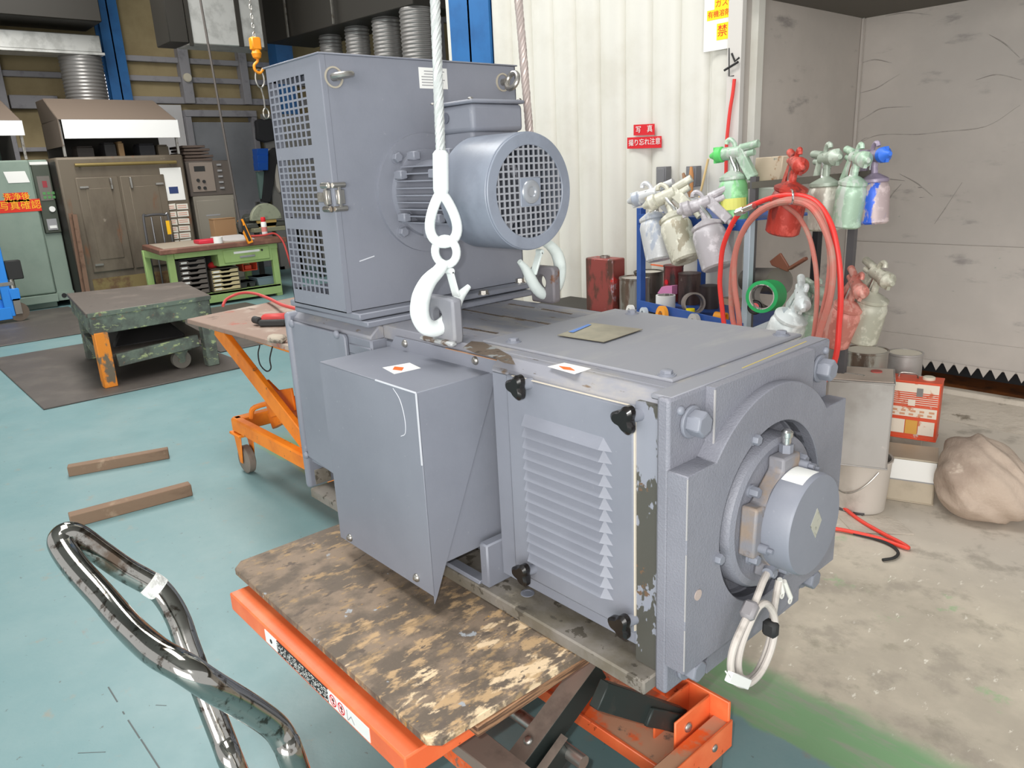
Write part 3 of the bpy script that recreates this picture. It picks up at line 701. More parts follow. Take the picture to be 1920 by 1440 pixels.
for k in range(-6, 7):
    c = k * .0172; L_ = sqrt(max(0, R * R - c * c))
    gm.box(XC1 - .005, XC1 - .002, FY + c - .0022, FY + c + .0022, FZ - L_, FZ + L_)
    gm.box(XC1 - .006, XC1 - .003, FY - L_, FY + L_, FZ + c - .0022, FZ + c + .0022)
gm.build('fan_guard', mat('guard_wire', (150, 152, 158), .4), fco)
M().box(XC1 - .003, XC1 + .001, FY - .035, FY + .035, FZ - .035, FZ + .035).build('guard_plate', fco.data.materials[0], fco, bev=.004)
M().lathe([(.030, 0), (.028, .003), (.020, .005), (.013, .004), (.011, .001)], (XC1 + .001, FY, FZ), (1, 0, 0), 32).build('guard_cap', mat('metal_cap', (170, 174, 180), .3, .5), fco)
fb = M().cyl((XC1 - .05, FY, FZ), (XC1 - .03, FY, FZ), .03, n=20)
for k in range(8):
    a = 2 * pi * k / 8; u = Vector((0, cos(a), sin(a))); v = Vector((1, 0, 0))
    p = Vector((XC1 - .045, FY, FZ)); fb.hexa([p + u * .03, p + u * .115, p + u * .115 + v * .03, p + u * .03 + v * .03] + [q + Vector((0, -sin(a), cos(a))) * .003 for q in (p + u * .03, p + u * .115, p + u * .115 + v * .03, p + u * .03 + v * .03)])
fb.build('fan_blades', mat('fan_dark_grey', (92, 94, 102), .6), fco)
# terminal box of the fan motor
tb2 = M().box(-1.745, -1.590, 1.302, 1.482, 1.592, 1.662).build('fan_terminal_box', G, bl, bev=.012, seg=3)
M().box(-1.750, -1.585, 1.297, 1.487, 1.662, 1.672).build('box_lid', G, tb2, bev=.005, seg=2)
M().box(-1.735, -1.61, 1.315, 1.46, 1.50, 1.60).build('box_neck', G, tb2, bev=.01, seg=2)
M().cyl((-1.70, 1.298, 1.632), (-1.70, 1.3005, 1.632), .014, n=20).build('cable_entry', mat('entry_grey', (92, 95, 106), .6), tb2)  # cable entry as a plain darker grey disc
for x, y in ((-1.76, 1.305), (-1.597, 1.305), (-1.597, 1.475), (-1.76, 1.475)):
    M().dome((x, y, 1.672), (0, 0, 1), .007, .005).build('lid_screw', STEEL, tb2)
for y, z in ((-.118, .055), (-.118, -.06), (-.07, .105)):
    for xa in (.04, .2): M().box(X1 + xa, X1 + xa + .035, FY + y - .014, FY + y + .01, FZ + z - .012, FZ + z + .012).build('body_boss', G, bl, bev=.003)

# ---------------------------------------------------------------- wire rope slings with hooks
ROPE = mat('wire_rope', (206, 210, 208), .42, .35)
ROPEP = mat('worn_wire_rope', (190, 176, 170), .42, .35)
def rope(m, a, b, R=.0115, pitch=.095, ns=6):
    a = Vector(a); b = Vector(b); L_ = (b - a).length; d, u, w = m.frame(b - a)
    steps = int(L_ / pitch * 10)
    for s in range(ns):
        pts = []
        for k in range(steps + 1):
            t = 2 * pi * (L_ * k / steps) / pitch + 2 * pi * s / ns
            pts.append(a + d * (L_ * k / steps) + (u * cos(t) + w * sin(t)) * R * .62)
        m.tube(pts, R * .44, 6)
    return m
def sling(name, label, X, eyec, hookpts, hookr, tip_z, loop_c, loop_w, loop_top, ferr, top, ropem, paint, latch):
    s = thing(name, label, 'sling', eyec, 'wire rope slings on the motor')
    rope(M(), ferr[1], top).build('wire_rope', ropem, s)
    M().cyl(ferr[0], ferr[0] + (ferr[1] - ferr[0]) * .1, .016, .019, n=20).cyl(ferr[0] + (ferr[1] - ferr[0]) * .1, ferr[0] + (ferr[1] - ferr[0]) * .92, .019, n=20).cyl(ferr[0] + (ferr[1] - ferr[0]) * .92, ferr[1], .019, .013, n=20).build('ferrule', paint, s)
    # teardrop rope eye in the plane across the hook
    pts = []
    for k in range(36):
        t = k / 36 * 2 * pi
        r = sin(t / 2) ** 1.4
        pts.append(ferr[0].lerp(loop_c, (1 - cos(t)) / 2) + Vector((.55, .835, 0)) * (loop_w * -sin(t) * (0.35 + .65 * sin(t / 2) ** 2)))
    M().tube(pts, .0125, 12, closed=True).build('rope_eye', paint, s)
    ring = [eyec + Vector((0.88, .47, 0)) * (.029 * sin(2 * pi * k / 28)) + Vector((0, .0, 1)) * (.031 * cos(2 * pi * k / 28)) + Vector((0, 0, 0)) for k in range(28)]
    hk = M().tube(smooth_path(hookpts, 8), [x for i in range(len(hookr) - 1) for x in [hookr[i] + (hookr[i + 1] - hookr[i]) * k / 8 for k in range(8)]] + [hookr[-1]], 14)
    hk.tube(ring, .0105, 12, closed=True)
    h = hk.build('hook', paint, s)
    M().bar(latch[0], latch[1], .026, .008).cyl(latch[0] + Vector((-.013, 0, 0)), latch[0] + Vector((.013, 0, 0)), .008, n=12).build('latch', paint, h, bev=.002)
    return s
XH = -1.50
hp_ = [PX(a, b, XH) for a, b in ((833, 492), (822, 508), (803, 528), (790, 556), (787, 588), (798, 611), (818, 616), (836, 603), (850, 580), (862, 556), (879, 537))]
sling('wire_rope_sling', 'white painted hook and wire rope sling in lug beside grey terminal box', XH, PX(836, 472, XH), hp_, [.014, .016, .020, .023, .0235, .022, .020, .0185, .017, .013, .007], 0,
      PX(834, 456, XH), .045, None, (PX(827, 364, XH), PX(826, 282, XH)), Vector((-1.58, 1.30, 4.2)), ROPE, WHITE, (PX(843, 508, XH), PX(856, 556, XH)))
XF_ = -1.685
hf_ = [PX(a, b, XF_) for a, b in ((1018, 452), (1033, 462), (1045, 478), (1050, 502), (1046, 530), (1034, 548), (1018, 551), (1004, 538), (994, 520), (985, 504), (974, 490))]
sling('wire_rope_sling', 'pale hook and wire rope sling in lug behind round fan cover', XF_, PX(1003, 436, XF_), hf_, [.013, .016, .019, .020, .020, .019, .018, .018, .017, .013, .008], 0,
      PX(1002, 424, XF_), .03, None, (PX(1000, 350, XF_), PX(996, 285, XF_)), Vector((-1.60, 1.34, 4.2)), ROPEP, PALEHOOK, (PX(1012, 472, XF_), PX(1000, 515, XF_)))
cb = thing('crane_block', 'steel ring and crane hook overhead holding both wire rope slings', 'crane hook', (-1.59, 1.32, 4.2))
M().tube([Vector((-1.59 + .0, 1.32 + .05 * cos(2 * pi * k / 28), 4.25 + .07 * sin(2 * pi * k / 28))) for k in range(28)], .012, 10, closed=True).build('master_ring', STEEL, cb)
M().tube(smooth_path([(-1.59, 1.32, 4.55), (-1.59, 1.32, 4.42), (-1.64, 1.32, 4.37), (-1.63, 1.32, 4.31), (-1.58, 1.32, 4.295), (-1.53, 1.32, 4.33), (-1.525, 1.32, 4.37)], 6), .016, 12).build('hook', STEEL, cb)
M().box(-1.67, -1.51, 1.27, 1.37, 4.55, 4.75).cyl((-1.59, 1.32, 4.75), (-1.59, 1.32, 5.4), .012, n=10).build('hook_block', ORANGE, cb, bev=.01)
# ================================================================ orange lift cart under the motor
lf = thing('lift_cart', 'orange scissor lift cart with chrome push handle carrying the grey motor', 'lift cart', (-1.45, 1.0, 0))
pf = M().box(-1.89, -1.048, .600, 1.42, .372, .424).build('platform', ORANGE, lf, bev=.004, seg=2)
def onface(q): return PY(*q, .6)
lab = M().quad([Vector((p.x, .5995, p.z)) for p in (onface((492, 1147)), onface((494, 1178)), onface((515, 1193)), onface((513, 1162)))], .0006)
def strip(xa, xb): return M().box(xa, xb, .5985, .6, .381, .416)
xs = [onface(q).x for q in ((492, 1150), (513, 1163), (610, 1258), (688, 1330))]
lw = strip(xs[0], xs[1]).build('warning_label', PAPER, pf)
M().cyl(((xs[0] + xs[1]) / 2, .5985, .397), ((xs[0] + xs[1]) / 2, .5978, .397), .006, n=12).build('pictogram', LABELK, lw)
lk = strip(xs[1], xs[2]).build('caution_label', LABELK, pf)
m = M(); nx = 64
for r in range(6):
    for k in range(nx):
        if rnd.random() < .62:
            x = xs[1] + (xs[2] - xs[1]) * (k + .3) / nx; w = (xs[2] - xs[1]) / nx * rnd.uniform(.3, .75); z = .383 + r * .0055
            m.box(x, x + w, .5981, .5985, z, z + rnd.uniform(.0015, .0035))
pr_ = m.build('print', PAPER, lk); pr_['kind'] = 'stuff'
lp = strip(xs[2], xs[3]).build('pictogram_label', PAPER, pf)
for k in range(2):
    cx = xs[2] + .022 + k * .036; m = M().pipe((cx, .5985, .3985), (cx, .5979, .3985), .0145, .0122, 28)
    m.bar((cx - .009, .598, .4075), (cx + .009, .598, .3895), .0018, .0008, (0, 1, 0)).build('prohibition_sign', RED, lp)
    M().bar((cx, .5982, .390), (cx + .002, .5982, .406), .003, .0006, (0, 1, 0)).bar((cx - .006, .5982, .398), (cx + .006, .5982, .401), .0025, .0006, (0, 1, 0)).build('figure', LABELK, lp)
M().box(xs[2] + .082, xs[2] + .084, .5981, .5985, .385, .411).bar((xs[2] + .086, .5982, .387), (xs[2] + .10, .5982, .403), .002, .0006, (0, 1, 0)).bar((xs[2] + .10, .5982, .403), (xs[2] + .112, .5982, .389), .002, .0006, (0, 1, 0)).build('faint_drawing', LABELG, lp)
# base frame, brackets, castors
ba = M().box(-.885, -.84, .86, 1.40, .09, .15).build('base_frame', ORANGED, lf, bev=.004)
for q in (M().box(-1.95, -1.90, .86, 1.40, .09, .15), M().box(-1.90, -.885, .86, .91, .09, .15)): q.build('frame_rail', ORANGED, ba, bev=.004)
M().box(-1.95, -.885, 1.19, 1.40, .112, .120).build('cross_plate', ORANGED, ba, bev=.002)
for q in (M().box(-1.90, -.885, 1.182, 1.192, .085, .122), M().box(-.842, -.836, .90, 1.41, .075, .155), M().box(-1.95, -.84, 1.395, 1.405, .09, .21)): q.build('side_plate', ORANGE, ba, bev=.002)
for q in (M().box(-.962, -.955, 1.25, 1.395, .12, .205), M().box(-.900, -.893, 1.25, 1.395, .12, .205)): q.build('pivot_bracket', ORANGE, ba, bev=.003)
M().dome((-.893, 1.30, .165), (1, 0, 0), .013, .008).cyl((-.97, 1.30, .165), (-.893, 1.30, .165), .009, n=12).build('pivot_pin', STEEL, ba)
M().dome((-.836, 1.33, .12), (1, 0, 0), .010, .006).build('frame_bolt', STEEL, ba)
def castor(x, y):
    c = M().box(x - .025, x + .025, y - .03, y + .03, .082, .09).box(x - .024, x - .020, y - .02, y + .02, .03, .088).box(x + .020, x + .024, y - .02, y + .02, .03, .088).build('castor_fork', STEEL, lf)
    M().lathe([(.032, 0), (.038, .005), (.038, .029), (.032, .034)], (x - .017, y, .038), (1, 0, 0), 24).build('wheel', RUBBER, c)
for x in (-.862, -1.925):
    for y in (.90, 1.35): castor(x, y)
# scissor arms
ARM = mat('dusty_brown_arm', (128, 116, 106), .6, .2, [((104, 94, 86), 8, .5, .7)])
ARMK = mat('black_green_arm', (42, 48, 46), .45, .2, [((70, 64, 58), 10, .6, .72)])
def arm(x, a, b, w, h, m_, nm='scissor_arm'):
    o = M().bar((x, *a), (x, *b), w, h).build(nm, m_, lf, bev=.002)
    return o
def arm_top(x, a, b, w, h, par): M().bar((x, a[0], a[1] + h / 2 + .001), (x, b[0], b[1] + h / 2 + .001), w, .002).build('dusty_face', ARM, par)
for x in (-1.03, -1.80):
    q0 = (.68, .135) if x > -1.5 else (.92, .26)
    o = arm(x, q0, (1.12, .365), .048, .062, ARMK); arm_top(x, q0, (1.12, .365), .048, .070, o)
    M().dome((x, .90, .290), (0, -.46, .89), .011, .007).build('pin_head', STEEL, o)
o = arm(-.982, (.66, .098), (.965, .262), .020, .05, ARMK, 'scissor_flange'); arm_top(-.982, (.66, .098), (.965, .262), .020, .057, o)
for x in (-.928, -1.86):
    arm(x, (1.31, .160), (1.02, .400) if x > -1 else (1.06, .36), .026, .062, ARMK)
M().bar((-.912, 1.29, .172), (-.912, 1.17, .262), .012, .045).build('arm_gusset', ARMK, lf, bev=.003)
tq = [PZ(845, 1388, .30), PZ(905, 1368, .30), PZ(1010, 1450, .30), PZ(955, 1475, .30)]
M().hexa([v - Vector((0, 0, .03)) for v in tq] + tq).build('tie_plate', ARM, lf, bev=.002)
M().cyl((-1.86, .97, .25), (-.93, .97, .25), .016, n=16).build('pivot_shaft', STEEL, lf)
M().bar((-1.4, 1.30, .15), (-1.4, .95, .33), .06, .06).build('hydraulic_ram', ARMK, lf, bev=.012)
# chrome handle, one bent tube, its feet on a cross tube low at the floor
hn = [(445, 1455, 1.19), (419, 1388, 1.20), (385, 1300, 1.215), (352, 1212, 1.23), (336, 1165, 1.24), (316, 1128, 1.25), (290, 1100, 1.25), (234, 1068, 1.23), (188, 1036, 1.21), (150, 1008, 1.195), (128, 1001, 1.185), (114, 1012, 1.175), (122, 1034, 1.165),
      (148, 1070, 1.14), (193, 1120, 1.10), (238, 1172, 1.05), (291, 1220, .985), (345, 1252, .96), (400, 1288, .975), (466, 1327, 1.03), (512, 1360, 1.07), (534, 1390, 1.08), (554, 1440, 1.085)]
HP = [PD(*q) for q in hn]
e0, e1 = HP[0], HP[-1]
cp = [Vector((e0.x, e0.y + .09, .05)), e0.lerp(Vector((e0.x, e0.y + .09, .05)), .5)] + HP + [e1.lerp(Vector((e1.x, e1.y + .09, .05)), .5), Vector((e1.x, e1.y + .09, .05))]
hnd = M().tube(smooth_path(cp, 7), .0192, 20).build('push_handle', CHROME, lf)
for e in (e0, e1): M().cyl((e.x, e.y + .09, .02), (e.x, e.y + .09, .10), .025, n=20).build('handle_socket', ORANGE, lf)
M().bar((e0.x, e0.y + .09, .045), (e0.x, .88, .10), .035, .03).build('handle_bar', ORANGE, lf)
M().bar((e1.x, e1.y + .09, .045), (e1.x, .88, .10), .035, .03).build('handle_bar', ORANGE, lf)
qa, qb = PD(278, 1092, 1.243), PD(300, 1106, 1.25)
sp2 = M().tube([qa, qa.lerp(qb, .3), qa.lerp(qb, .7), qb], [.0194, .0202, .0202, .0194], 18); sp2.build('paint_spatter', mat('white_spatter', (228, 230, 226), .7, 0, [((190, 190, 186), 60, .5, .6)], [(120, .8, .004)]), hnd)
# worn plywood board under the motor, second sheet below it
bd = M().prism([(-1.955, .665, .45), (-1.925, .636, .45), (-1.02, .634, .45), (-.998, .655, .45), (-.985, 1.05, .45), (-.97, 1.48, .45), (-1.95, 1.48, .45)], (0, 0, .0195)).build('plywood_board', PLY, bev=.002)
bd2 = M().box(-1.93, -.99, .735, 1.46, .425, .4495).build('under_board', PLYE, bd, bev=.002)
tag(bd, 'worn paint-stained plywood board lying on orange lift cart under motor', 'board')
# ================================================================ left side of the hall: machines, bench, tables
OVEN = mat('grimy_steel', (112, 102, 88), 0.6, 0.25, [((92, 82, 70), 2.2, .42, .66, (1, 1, .4)), ((122, 82, 56), 3.0, .60, .70, (1, 1, .3)), ((140, 130, 116), 8, .66, .74)], [(30, .15, .004)])
OVEND = mat('dark_grimy_steel', (46, 43, 38), 0.6, 0.2)
HOODB = mat('brown_hood_paint', (116, 102, 90), 0.7)
GREENM = mat('pale_green_enamel', (134, 150, 138), 0.5, 0.0, [((120, 138, 126), 1.4, .4, .7), ((104, 116, 108), 9, .70, .74)])
DUCT = mat('spiral_duct_metal', (140, 138, 136), 0.4, 0.55)
TIN = mat('galvanised_sheet', (206, 206, 202), 0.42, 0.55, [((182, 182, 178), 5, .45, .65)])
DKGREEN = mat('dark_green_chipped', (104, 116, 104), 0.65, 0.0, [((80, 84, 78), 5, .45, .62), ((164, 176, 128), 13, .56, .66, (1, 1, 2)), ((122, 100, 84), 16, .62, .70)], [(50, .2, .003)])
LGREEN = mat('light_green_paint', (158, 186, 118), 0.5, 0.0, [((146, 172, 106), 2, .4, .7), ((120, 140, 90), 18, .70, .73)])
BENCHT = mat('brown_bench_top', (116, 78, 64), 0.55, 0.0, [((140, 100, 82), 6, .5, .7)])
BENCHG = mat('bench_top_sheet', (164, 152, 136), 0.6)
STEELT = mat('dark_steel_top', (98, 90, 84), 0.5, 0.3, [((120, 110, 102), 3, .5, .7), ((74, 68, 62), 12, .62, .7)])
MATR = mat('rubber_mat', (82, 76, 72), 0.55, 0.0, [((96, 90, 84), 3, .45, .7)], [(60, .2, .003)])

# ---- solvent washing machine and oven against the beige wall
def yX(px, py, X): p = PX(px, py, X); return p.y, p.z
XM = -11.3
ya, _ = yX(80, 425, XM); yb, _ = yX(126, 425, XM)
wm = thing('washing_machine', 'pale green enamelled cabinet machine with red sheet on its door', 'machine', (XM - .5, 1.3, 0))
M().box(XM - 1.2, XM, .55, ya, .19, 1.86).build('body', GREENM, wm, bev=.02, seg=2)
M().box(XM - 1.2, XM + .03, .50, ya + .004, .08, .185).box(XM - 1.2, XM - .1, .6, ya, 0, .1).build('base', GREENM, wm, bev=.008)
yb = min(yb, 2.285)
M().box(XM - 1.2, XM - .06, ya + .004, yb, .12, 1.86).build('side_cabinet', GREENM, wm, bev=.01)
M().box(XM - .07, XM - .05, ya + .004, yb, .08, .19).build('side_plinth', GREENM, wm)
M().cyl((XM - .055, (ya + yb) / 2 - .02, .14), (XM - .045, (ya + yb) / 2 - .02, .14), .03).build('drain_port', DARK, wm)
p0 = yX(70, 318, XM); p1 = yX(118, 428, XM)
pa = M().box(XM - .08, XM - .02, ya + .02, yb, .95, 1.80).build('control_panel', mat('panel_dark_green', (70, 76, 66), .5), wm, bev=.01)
M().box(XM - .02, XM - .012, ya + .05, yb - .02, 1.36, 1.66).build('panel_face', mat('panel_grey', (112, 106, 100), .5), pa)
M().box(XM - .012, XM - .010, ya + .10, yb - .06, 1.52, 1.60).build('red_display', mat('dim_red_display', (150, 54, 62), .5), pa)
m = M()
for i in range(4):
    for k in range(2): m.box(XM - .012, XM - .009, ya + .08 + i * .05, ya + .115 + i * .05, 1.38 + k * .05, 1.415 + k * .05)
gk = m.build('green_keys', mat('dim_green_keys', (86, 142, 84), .5), pa); gk['kind'] = 'stuff'
M().cyl((XM - .02, ya + .15, 1.25), (XM + .0, ya + .15, 1.25), .035).build('white_button', PAPER, pa)
M().box(XM - .02, XM - .01, ya + .06, yb - .04, .99, 1.13).build('printer_slot', LABELG, pa)
M().box(XM - .01, XM - .004, ya + .08, yb - .05, 1.01, 1.045).build('white_strip', PAPER, pa)
M().box(XM - .055, XM - .04, ya + .01, yb, 1.80, 1.835).build('pale_rail', PAPER, wm)
y0, z1 = yX(11, 322, XM); y1, z0 = yX(51, 342, XM)
M().quad([(XM + .003, y0, z0), (XM + .003, y1 + .03, z0), (XM + .003, y1, z1), (XM + .003, y0 - .03, z1)], .002).build('white_sheet', PAPER, wm)
ys, zs_ = yX(31, 370, XM); yt, zt_ = yX(38, 386, XM)
rs = M().box(XM + .002, XM + .005, ys - .13, ys + .13, zs_ - .055, zs_ + .055).box(XM + .002, XM + .005, yt - .235, yt + .225, zt_ - .075, zt_ + .075).build('red_notice', REDY, wm)
text('洗浄後', .10, (XM + .0055, ys, zs_), (0, 1, 0), (0, 0, 1), YELO, rs)
text('写真確認', .115, (XM + .0055, yt, zt_), (0, 1, 0), (0, 0, 1), YELO, rs)
# hood above the washing machine
def hood(name, label, X, yl, yr, zlow, zval, ztop, back):
    h = thing(name, label, 'hood', (X - .4, (yl + yr) / 2, zlow))
    M().hexa([(X, yl, zval), (X, yr, zval), (X - .9, yr, zval), (X - .9, yl, zval), (X - .45, yl - .02, ztop), (X - .45, yr - .12, ztop), (X - .9, yr - .12, ztop), (X - .9, yl - .02, ztop)]).build('hood_top', HOODB, h, bev=.01)
    M().box(X - .004, X + .012, yl + .04, yr, zlow, zval).build('white_valance', mat('white_sheet_metal', (240, 240, 238), .45), h)
    M().box(X - .9, X - .88, yl, yr, back, zval).build('back_sheet', OVEND, h)
    for y in (yl + .02, yr - .03): M().box(X - .08, X - .05, y - .015, y + .015, back, zval).build('post', STEEL, h)
    M().box(X - .88, X, yl, yl + .01, back + .12, zval).build('end_sheet', HOODB, h)
    return h
hood('extractor_hood', 'brown hood with white front strip above pale green machine', XM, .55, ya + .02, yX(30, 254, XM)[1], yX(30, 226, XM)[1], yX(15, 176, XM)[1], 1.868)
for k, (y, r, h_, c) in enumerate(((1.55, .08, .16, (70, 60, 50)), (1.80, .06, .22, (60, 74, 70)))):
    tag(M().lathe([(r * .9, 0), (r, .01), (r, h_ * .8), (r * .6, h_)], (XM - .4, y, 1.86), (0, 0, 1), 16).build('solvent_jar', mat('jar_%d' % k, c, .4)), ['dark squat jar on top of pale green machine under its hood', 'dark taller jar on top of pale green machine beside post'][k], 'jar')

XO = -11.0
ov = thing('drying_oven', 'grimy brown steel double-door oven cabinet with handle bar across its top', 'oven', (XO - .6, 3.05, 0))
yl, yr = 2.30, 3.86; zo = 1.87
M().box(XO - 1.2, XO, yl, yr, .04, zo).build('body', OVEN, ov, bev=.03, seg=2)
M().box(XO - 1.1, XO - .05, yl + .1, yr - .1, 0, .06).build('plinth', OVEND, ov)
M().box(XO - .9, XO - .01, yl - .004, yl + .002, .1, zo - .05).build('dark_side', OVEND, ov)
M().cyl((XO + .05, yl + .2, 1.77), (XO + .05, yr - .12, 1.77), .022, n=14).cyl((XO, yl + .26, 1.77), (XO + .05, yl + .26, 1.77), .012, n=10).cyl((XO, yr - .2, 1.77), (XO + .05, yr - .2, 1.77), .012, n=10).build('handle_bar', mat('brass_bar', (150, 132, 84), .35, .6), ov)
for a, b in ((yl + .18, 2.98), (3.0, yr - .30)):
    d = M().box(XO, XO + .025, a, b, .42, 1.62).build('door', OVEN, ov, bev=.02, seg=2)
    M().box(XO + .025, XO + .035, a + .1, b - .1, .58, 1.48).build('door_panel', OVEN, d, bev=.015)
    for z in (.52, 1.50): M().box(XO + .025, XO + .045, (a + .03 if a < 2.9 else b - .13), (a + .13 if a < 2.9 else b - .03), z - .012, z + .012).build('hinge', STEEL, d)
for y in (2.88, 3.12): M().box(XO + .025, XO + .07, y - .012, y + .012, 1.46, 1.60).build('latch', STEEL, ov, bev=.004)
M().box(XO, XO + .004, yl + .15, yr - .3, .12, .34).build('lower_panel', mat('stained_olive', (122, 106, 66), .7, 0, [((96, 70, 48), 5, .45, .65)]), ov)
sh = M().box(XO + .004, XO + .008, 3.52, 3.80, 1.27, 1.70).build('white_poster', PAPER, ov)
M().box(XO + .008, XO + .010, 3.60, 3.72, 1.36, 1.45).build('blue_mark', mat('navy_print', (44, 62, 110), .6), sh)
for i in range(2):
    for k in range(9):
        z = 1.22 - k * .098; y = 3.50 + i * .165 - k * .006; t = rnd.uniform(-.012, .012)
        s = M().quad([(XO + .004, y, z - .075), (XO + .004, y + .15, z - .075 + t), (XO + .004, y + .15, z + t), (XO + .004, y, z)], .002).build('paper_slip', mat('slip_paper', (222, 218, 206), .7), ov)
        pm = M()
        for r in range(2): pm.box(XO + .0062, XO + .0075, y + .012, y + .13, z - .03 - r * .026, z - .020 - r * .026)
        pm.build('print', mat('faint_red_print', (206, 150, 132), .7), s)
hood('extractor_hood', 'brown hood with creased white front strip above grimy double-door oven', XO, 2.42, 3.86, 2.09, 2.315, 2.60, 1.88)
for k, (y, w, h_, c) in enumerate(((2.62, .2, .12, (50, 44, 40)), (2.95, .14, .16, (46, 44, 44)), (3.12, .07, .17, (150, 120, 84)), (3.38, .2, .14, (40, 40, 44)), (3.62, .14, .12, (94, 84, 70)))):
    tag(M().box(XO - .5, XO - .22, y, y + w, zo, zo + h_).box(XO - .49, XO - .23, y + .01, y + w - .01, zo + h_, zo + h_ + .02).build('parts_box', mat('parts_box_%d' % k, c, .6), bev=.006),
        ['black parts box on oven top beside its hood post', 'dark grey parts box second along the oven top', 'narrow tan parts box on oven top', 'wide blackish parts box on oven top past the tan one', 'brown parts box at end of oven top near white poster'][k], 'box', 'boxes on the oven top')
ra = M().bar(PX(139, 402, -10.88), PX(165, 552, -10.88), .05, .05).bar(PX(132, 400, -10.95), PX(158, 550, -10.95), .012, .05)
for k in range(4): q = PX(139, 402, -10.9).lerp(PX(165, 552, -10.9), .12 + .22 * k); ra.bar(q, q + Vector((-.06, -.01, 0)), .03, .02)
tag(ra.build('rusty_rack', mat('rusty_angle', (120, 92, 74), .7, 0, [((92, 66, 50), 8, .5, .65)])), 'rusty brown angle-iron rack standing between pale green machine and oven', 'rack')

# ---- ducts and trunking
dt = M().box(-12.3, -11.9, -3.0, 3.33, 3.24, 3.46).build('metal_trunking', TIN, bev=.01); tag(dt, 'horizontal galvanised trunking above pale green machine', 'duct')
M().box(-12.3, -11.88, -3.0, 3.35, 3.21, 3.24).build('bottom_flange', TIN, dt)
M().box(-12.3, -11.5, -3.0, 3.28, 3.56, 5.3).build('dark_hood_box', OVEND, dt, bev=.01)
def spiral(x, y, z0, z1, r, label):
    prof = []; h = z1 - z0; n = int(h / .045)
    for k in range(n): z = h * k / n; prof += [(r, z), (r + .010, z + .010), (r + .010, z + .018), (r, z + .028)]
    prof.append((r, h))
    return tag(M().lathe(prof, (x, y, z0), (0, 0, 1), 28).build('spiral_duct', DUCT, ang=60), label, 'duct', 'grey spiral ducts')
spiral(-12.15, 3.10, 2.58, 3.215, .26, 'wide ribbed duct dropping from trunking onto brown oven hood')
lamp = tag(M().cyl((-12.6, 3.47, 2.70), (-12.6, 3.47, 3.05), .03, n=14).build('lamp_tube', mat('lit_tube', (255, 252, 255), .5, emit=1.6)), 'short lit white tube lamp upright beside blue column', 'lamp')
M().box(-12.98, -12.60, 3.45, 3.49, 3.05, 3.09).box(-12.98, -12.60, 3.45, 3.49, 2.66, 2.70).build('lamp_bracket', GIRT, lamp)
tag(M().cyl((-12.84, 4.76, 3.08), (-12.80, 4.76, 3.08), .065, n=24).cyl((-12.80, 4.76, 3.08), (-12.79, 4.76, 3.08), .055, n=24).build('junction_cover', mat('cream_plastic', (214, 206, 186), .5)), 'round cream cover on grey post beside blue column', 'cover')
# galvanised duct box and dark housing hanging over the aisle
q0 = PX(360, 84, -10); q1 = PX(500, 92, -10)
gd = M().box(-10.5, -10.0, q0.y, q1.y, 3.13, 5.3).build('duct_box', TIN, bev=.01); tag(gd, 'shiny galvanised duct box hanging from ceiling behind orange chain hoist', 'duct')
M().box(-10.02, -9.985, q0.y - .02, q0.y + .02, 3.10, 5.3).box(-10.02, -9.985, q0.y + .60, q0.y + .66, 3.13, 5.3).box(-10.02, -9.985, q1.y - .03, q1.y + .01, 3.10, 5.3).build('seam_rib', OVEND, gd)
M().box(-10.5, -10.02, q0.y - .25, q0.y - .02, 3.13, 5.3).build('dark_side_box', OVEND, gd, bev=.01)
dz = 3.35
h0 = PZ(500, 82, dz); h1 = PZ(775, 8, dz)
dh = (h1 - h0).normalized(); sd = Vector((-dh.y, dh.x, 0))
if sd.x > 0: sd = -sd
hb = M().hexa([h0, h1, h1 + sd * .8, h0 + sd * .8] + [q + Vector((0, 0, 1.9)) for q in (h0, h1, h1 + sd * .8, h0 + sd * .8)]).build('dust_housing', OVEND, bev=.01)
tag(hb, 'dark duct housing overhead with four ribbed ducts below it', 'duct housing')
for px, py in ((543, 70), (628, 45)):
    p = PZ(px, py, dz); M().bar(p - sd * .02, p - sd * .02 + Vector((0, 0, 1.8)), .02, .03).build('bright_seam', STEEL, hb)
for k, (px, py, rr) in enumerate(((578, 66, 20), (627, 50, 22), (681, 33, 26), (737, 14, 31))):
    p = PZ(px, py, dz - .02) + sd * .35; D = (RM @ (p - EYE)).z
    spiral(p.x, p.y, 1.9, dz, rr / FOC * D, 'ribbed grey duct %s dark housing, %s along from hoist' % ('under', ['first', 'second', 'third', 'fourth'][k]))
hs = h0.lerp(h1, .22)
mf = M().hexa([hs + sd * .1 + Vector((0, 0, -1.95)), h1 + sd * .1 + Vector((0, 0, -1.95)), h1 + sd * .7 + Vector((0, 0, -1.95)), hs + sd * .7 + Vector((0, 0, -1.95))] + [hs + sd * .1 + Vector((0, 0, -1.45)), h1 + sd * .1 + Vector((0, 0, -1.45)), h1 + sd * .7 + Vector((0, 0, -1.45)), hs + sd * .7 + Vector((0, 0, -1.45))])
for c in (hs + dh * .1, h1 - dh * .1):
    for o_ in (.15, .65): q = c + sd * o_; mf.box(q.x - .04, q.x + .04, q.y - .04, q.y + .04, 0, 1.42)
tag(mf.build('filter_unit', OVEND, bev=.01), 'dark filter unit on legs below the four ribbed ducts', 'filter unit')

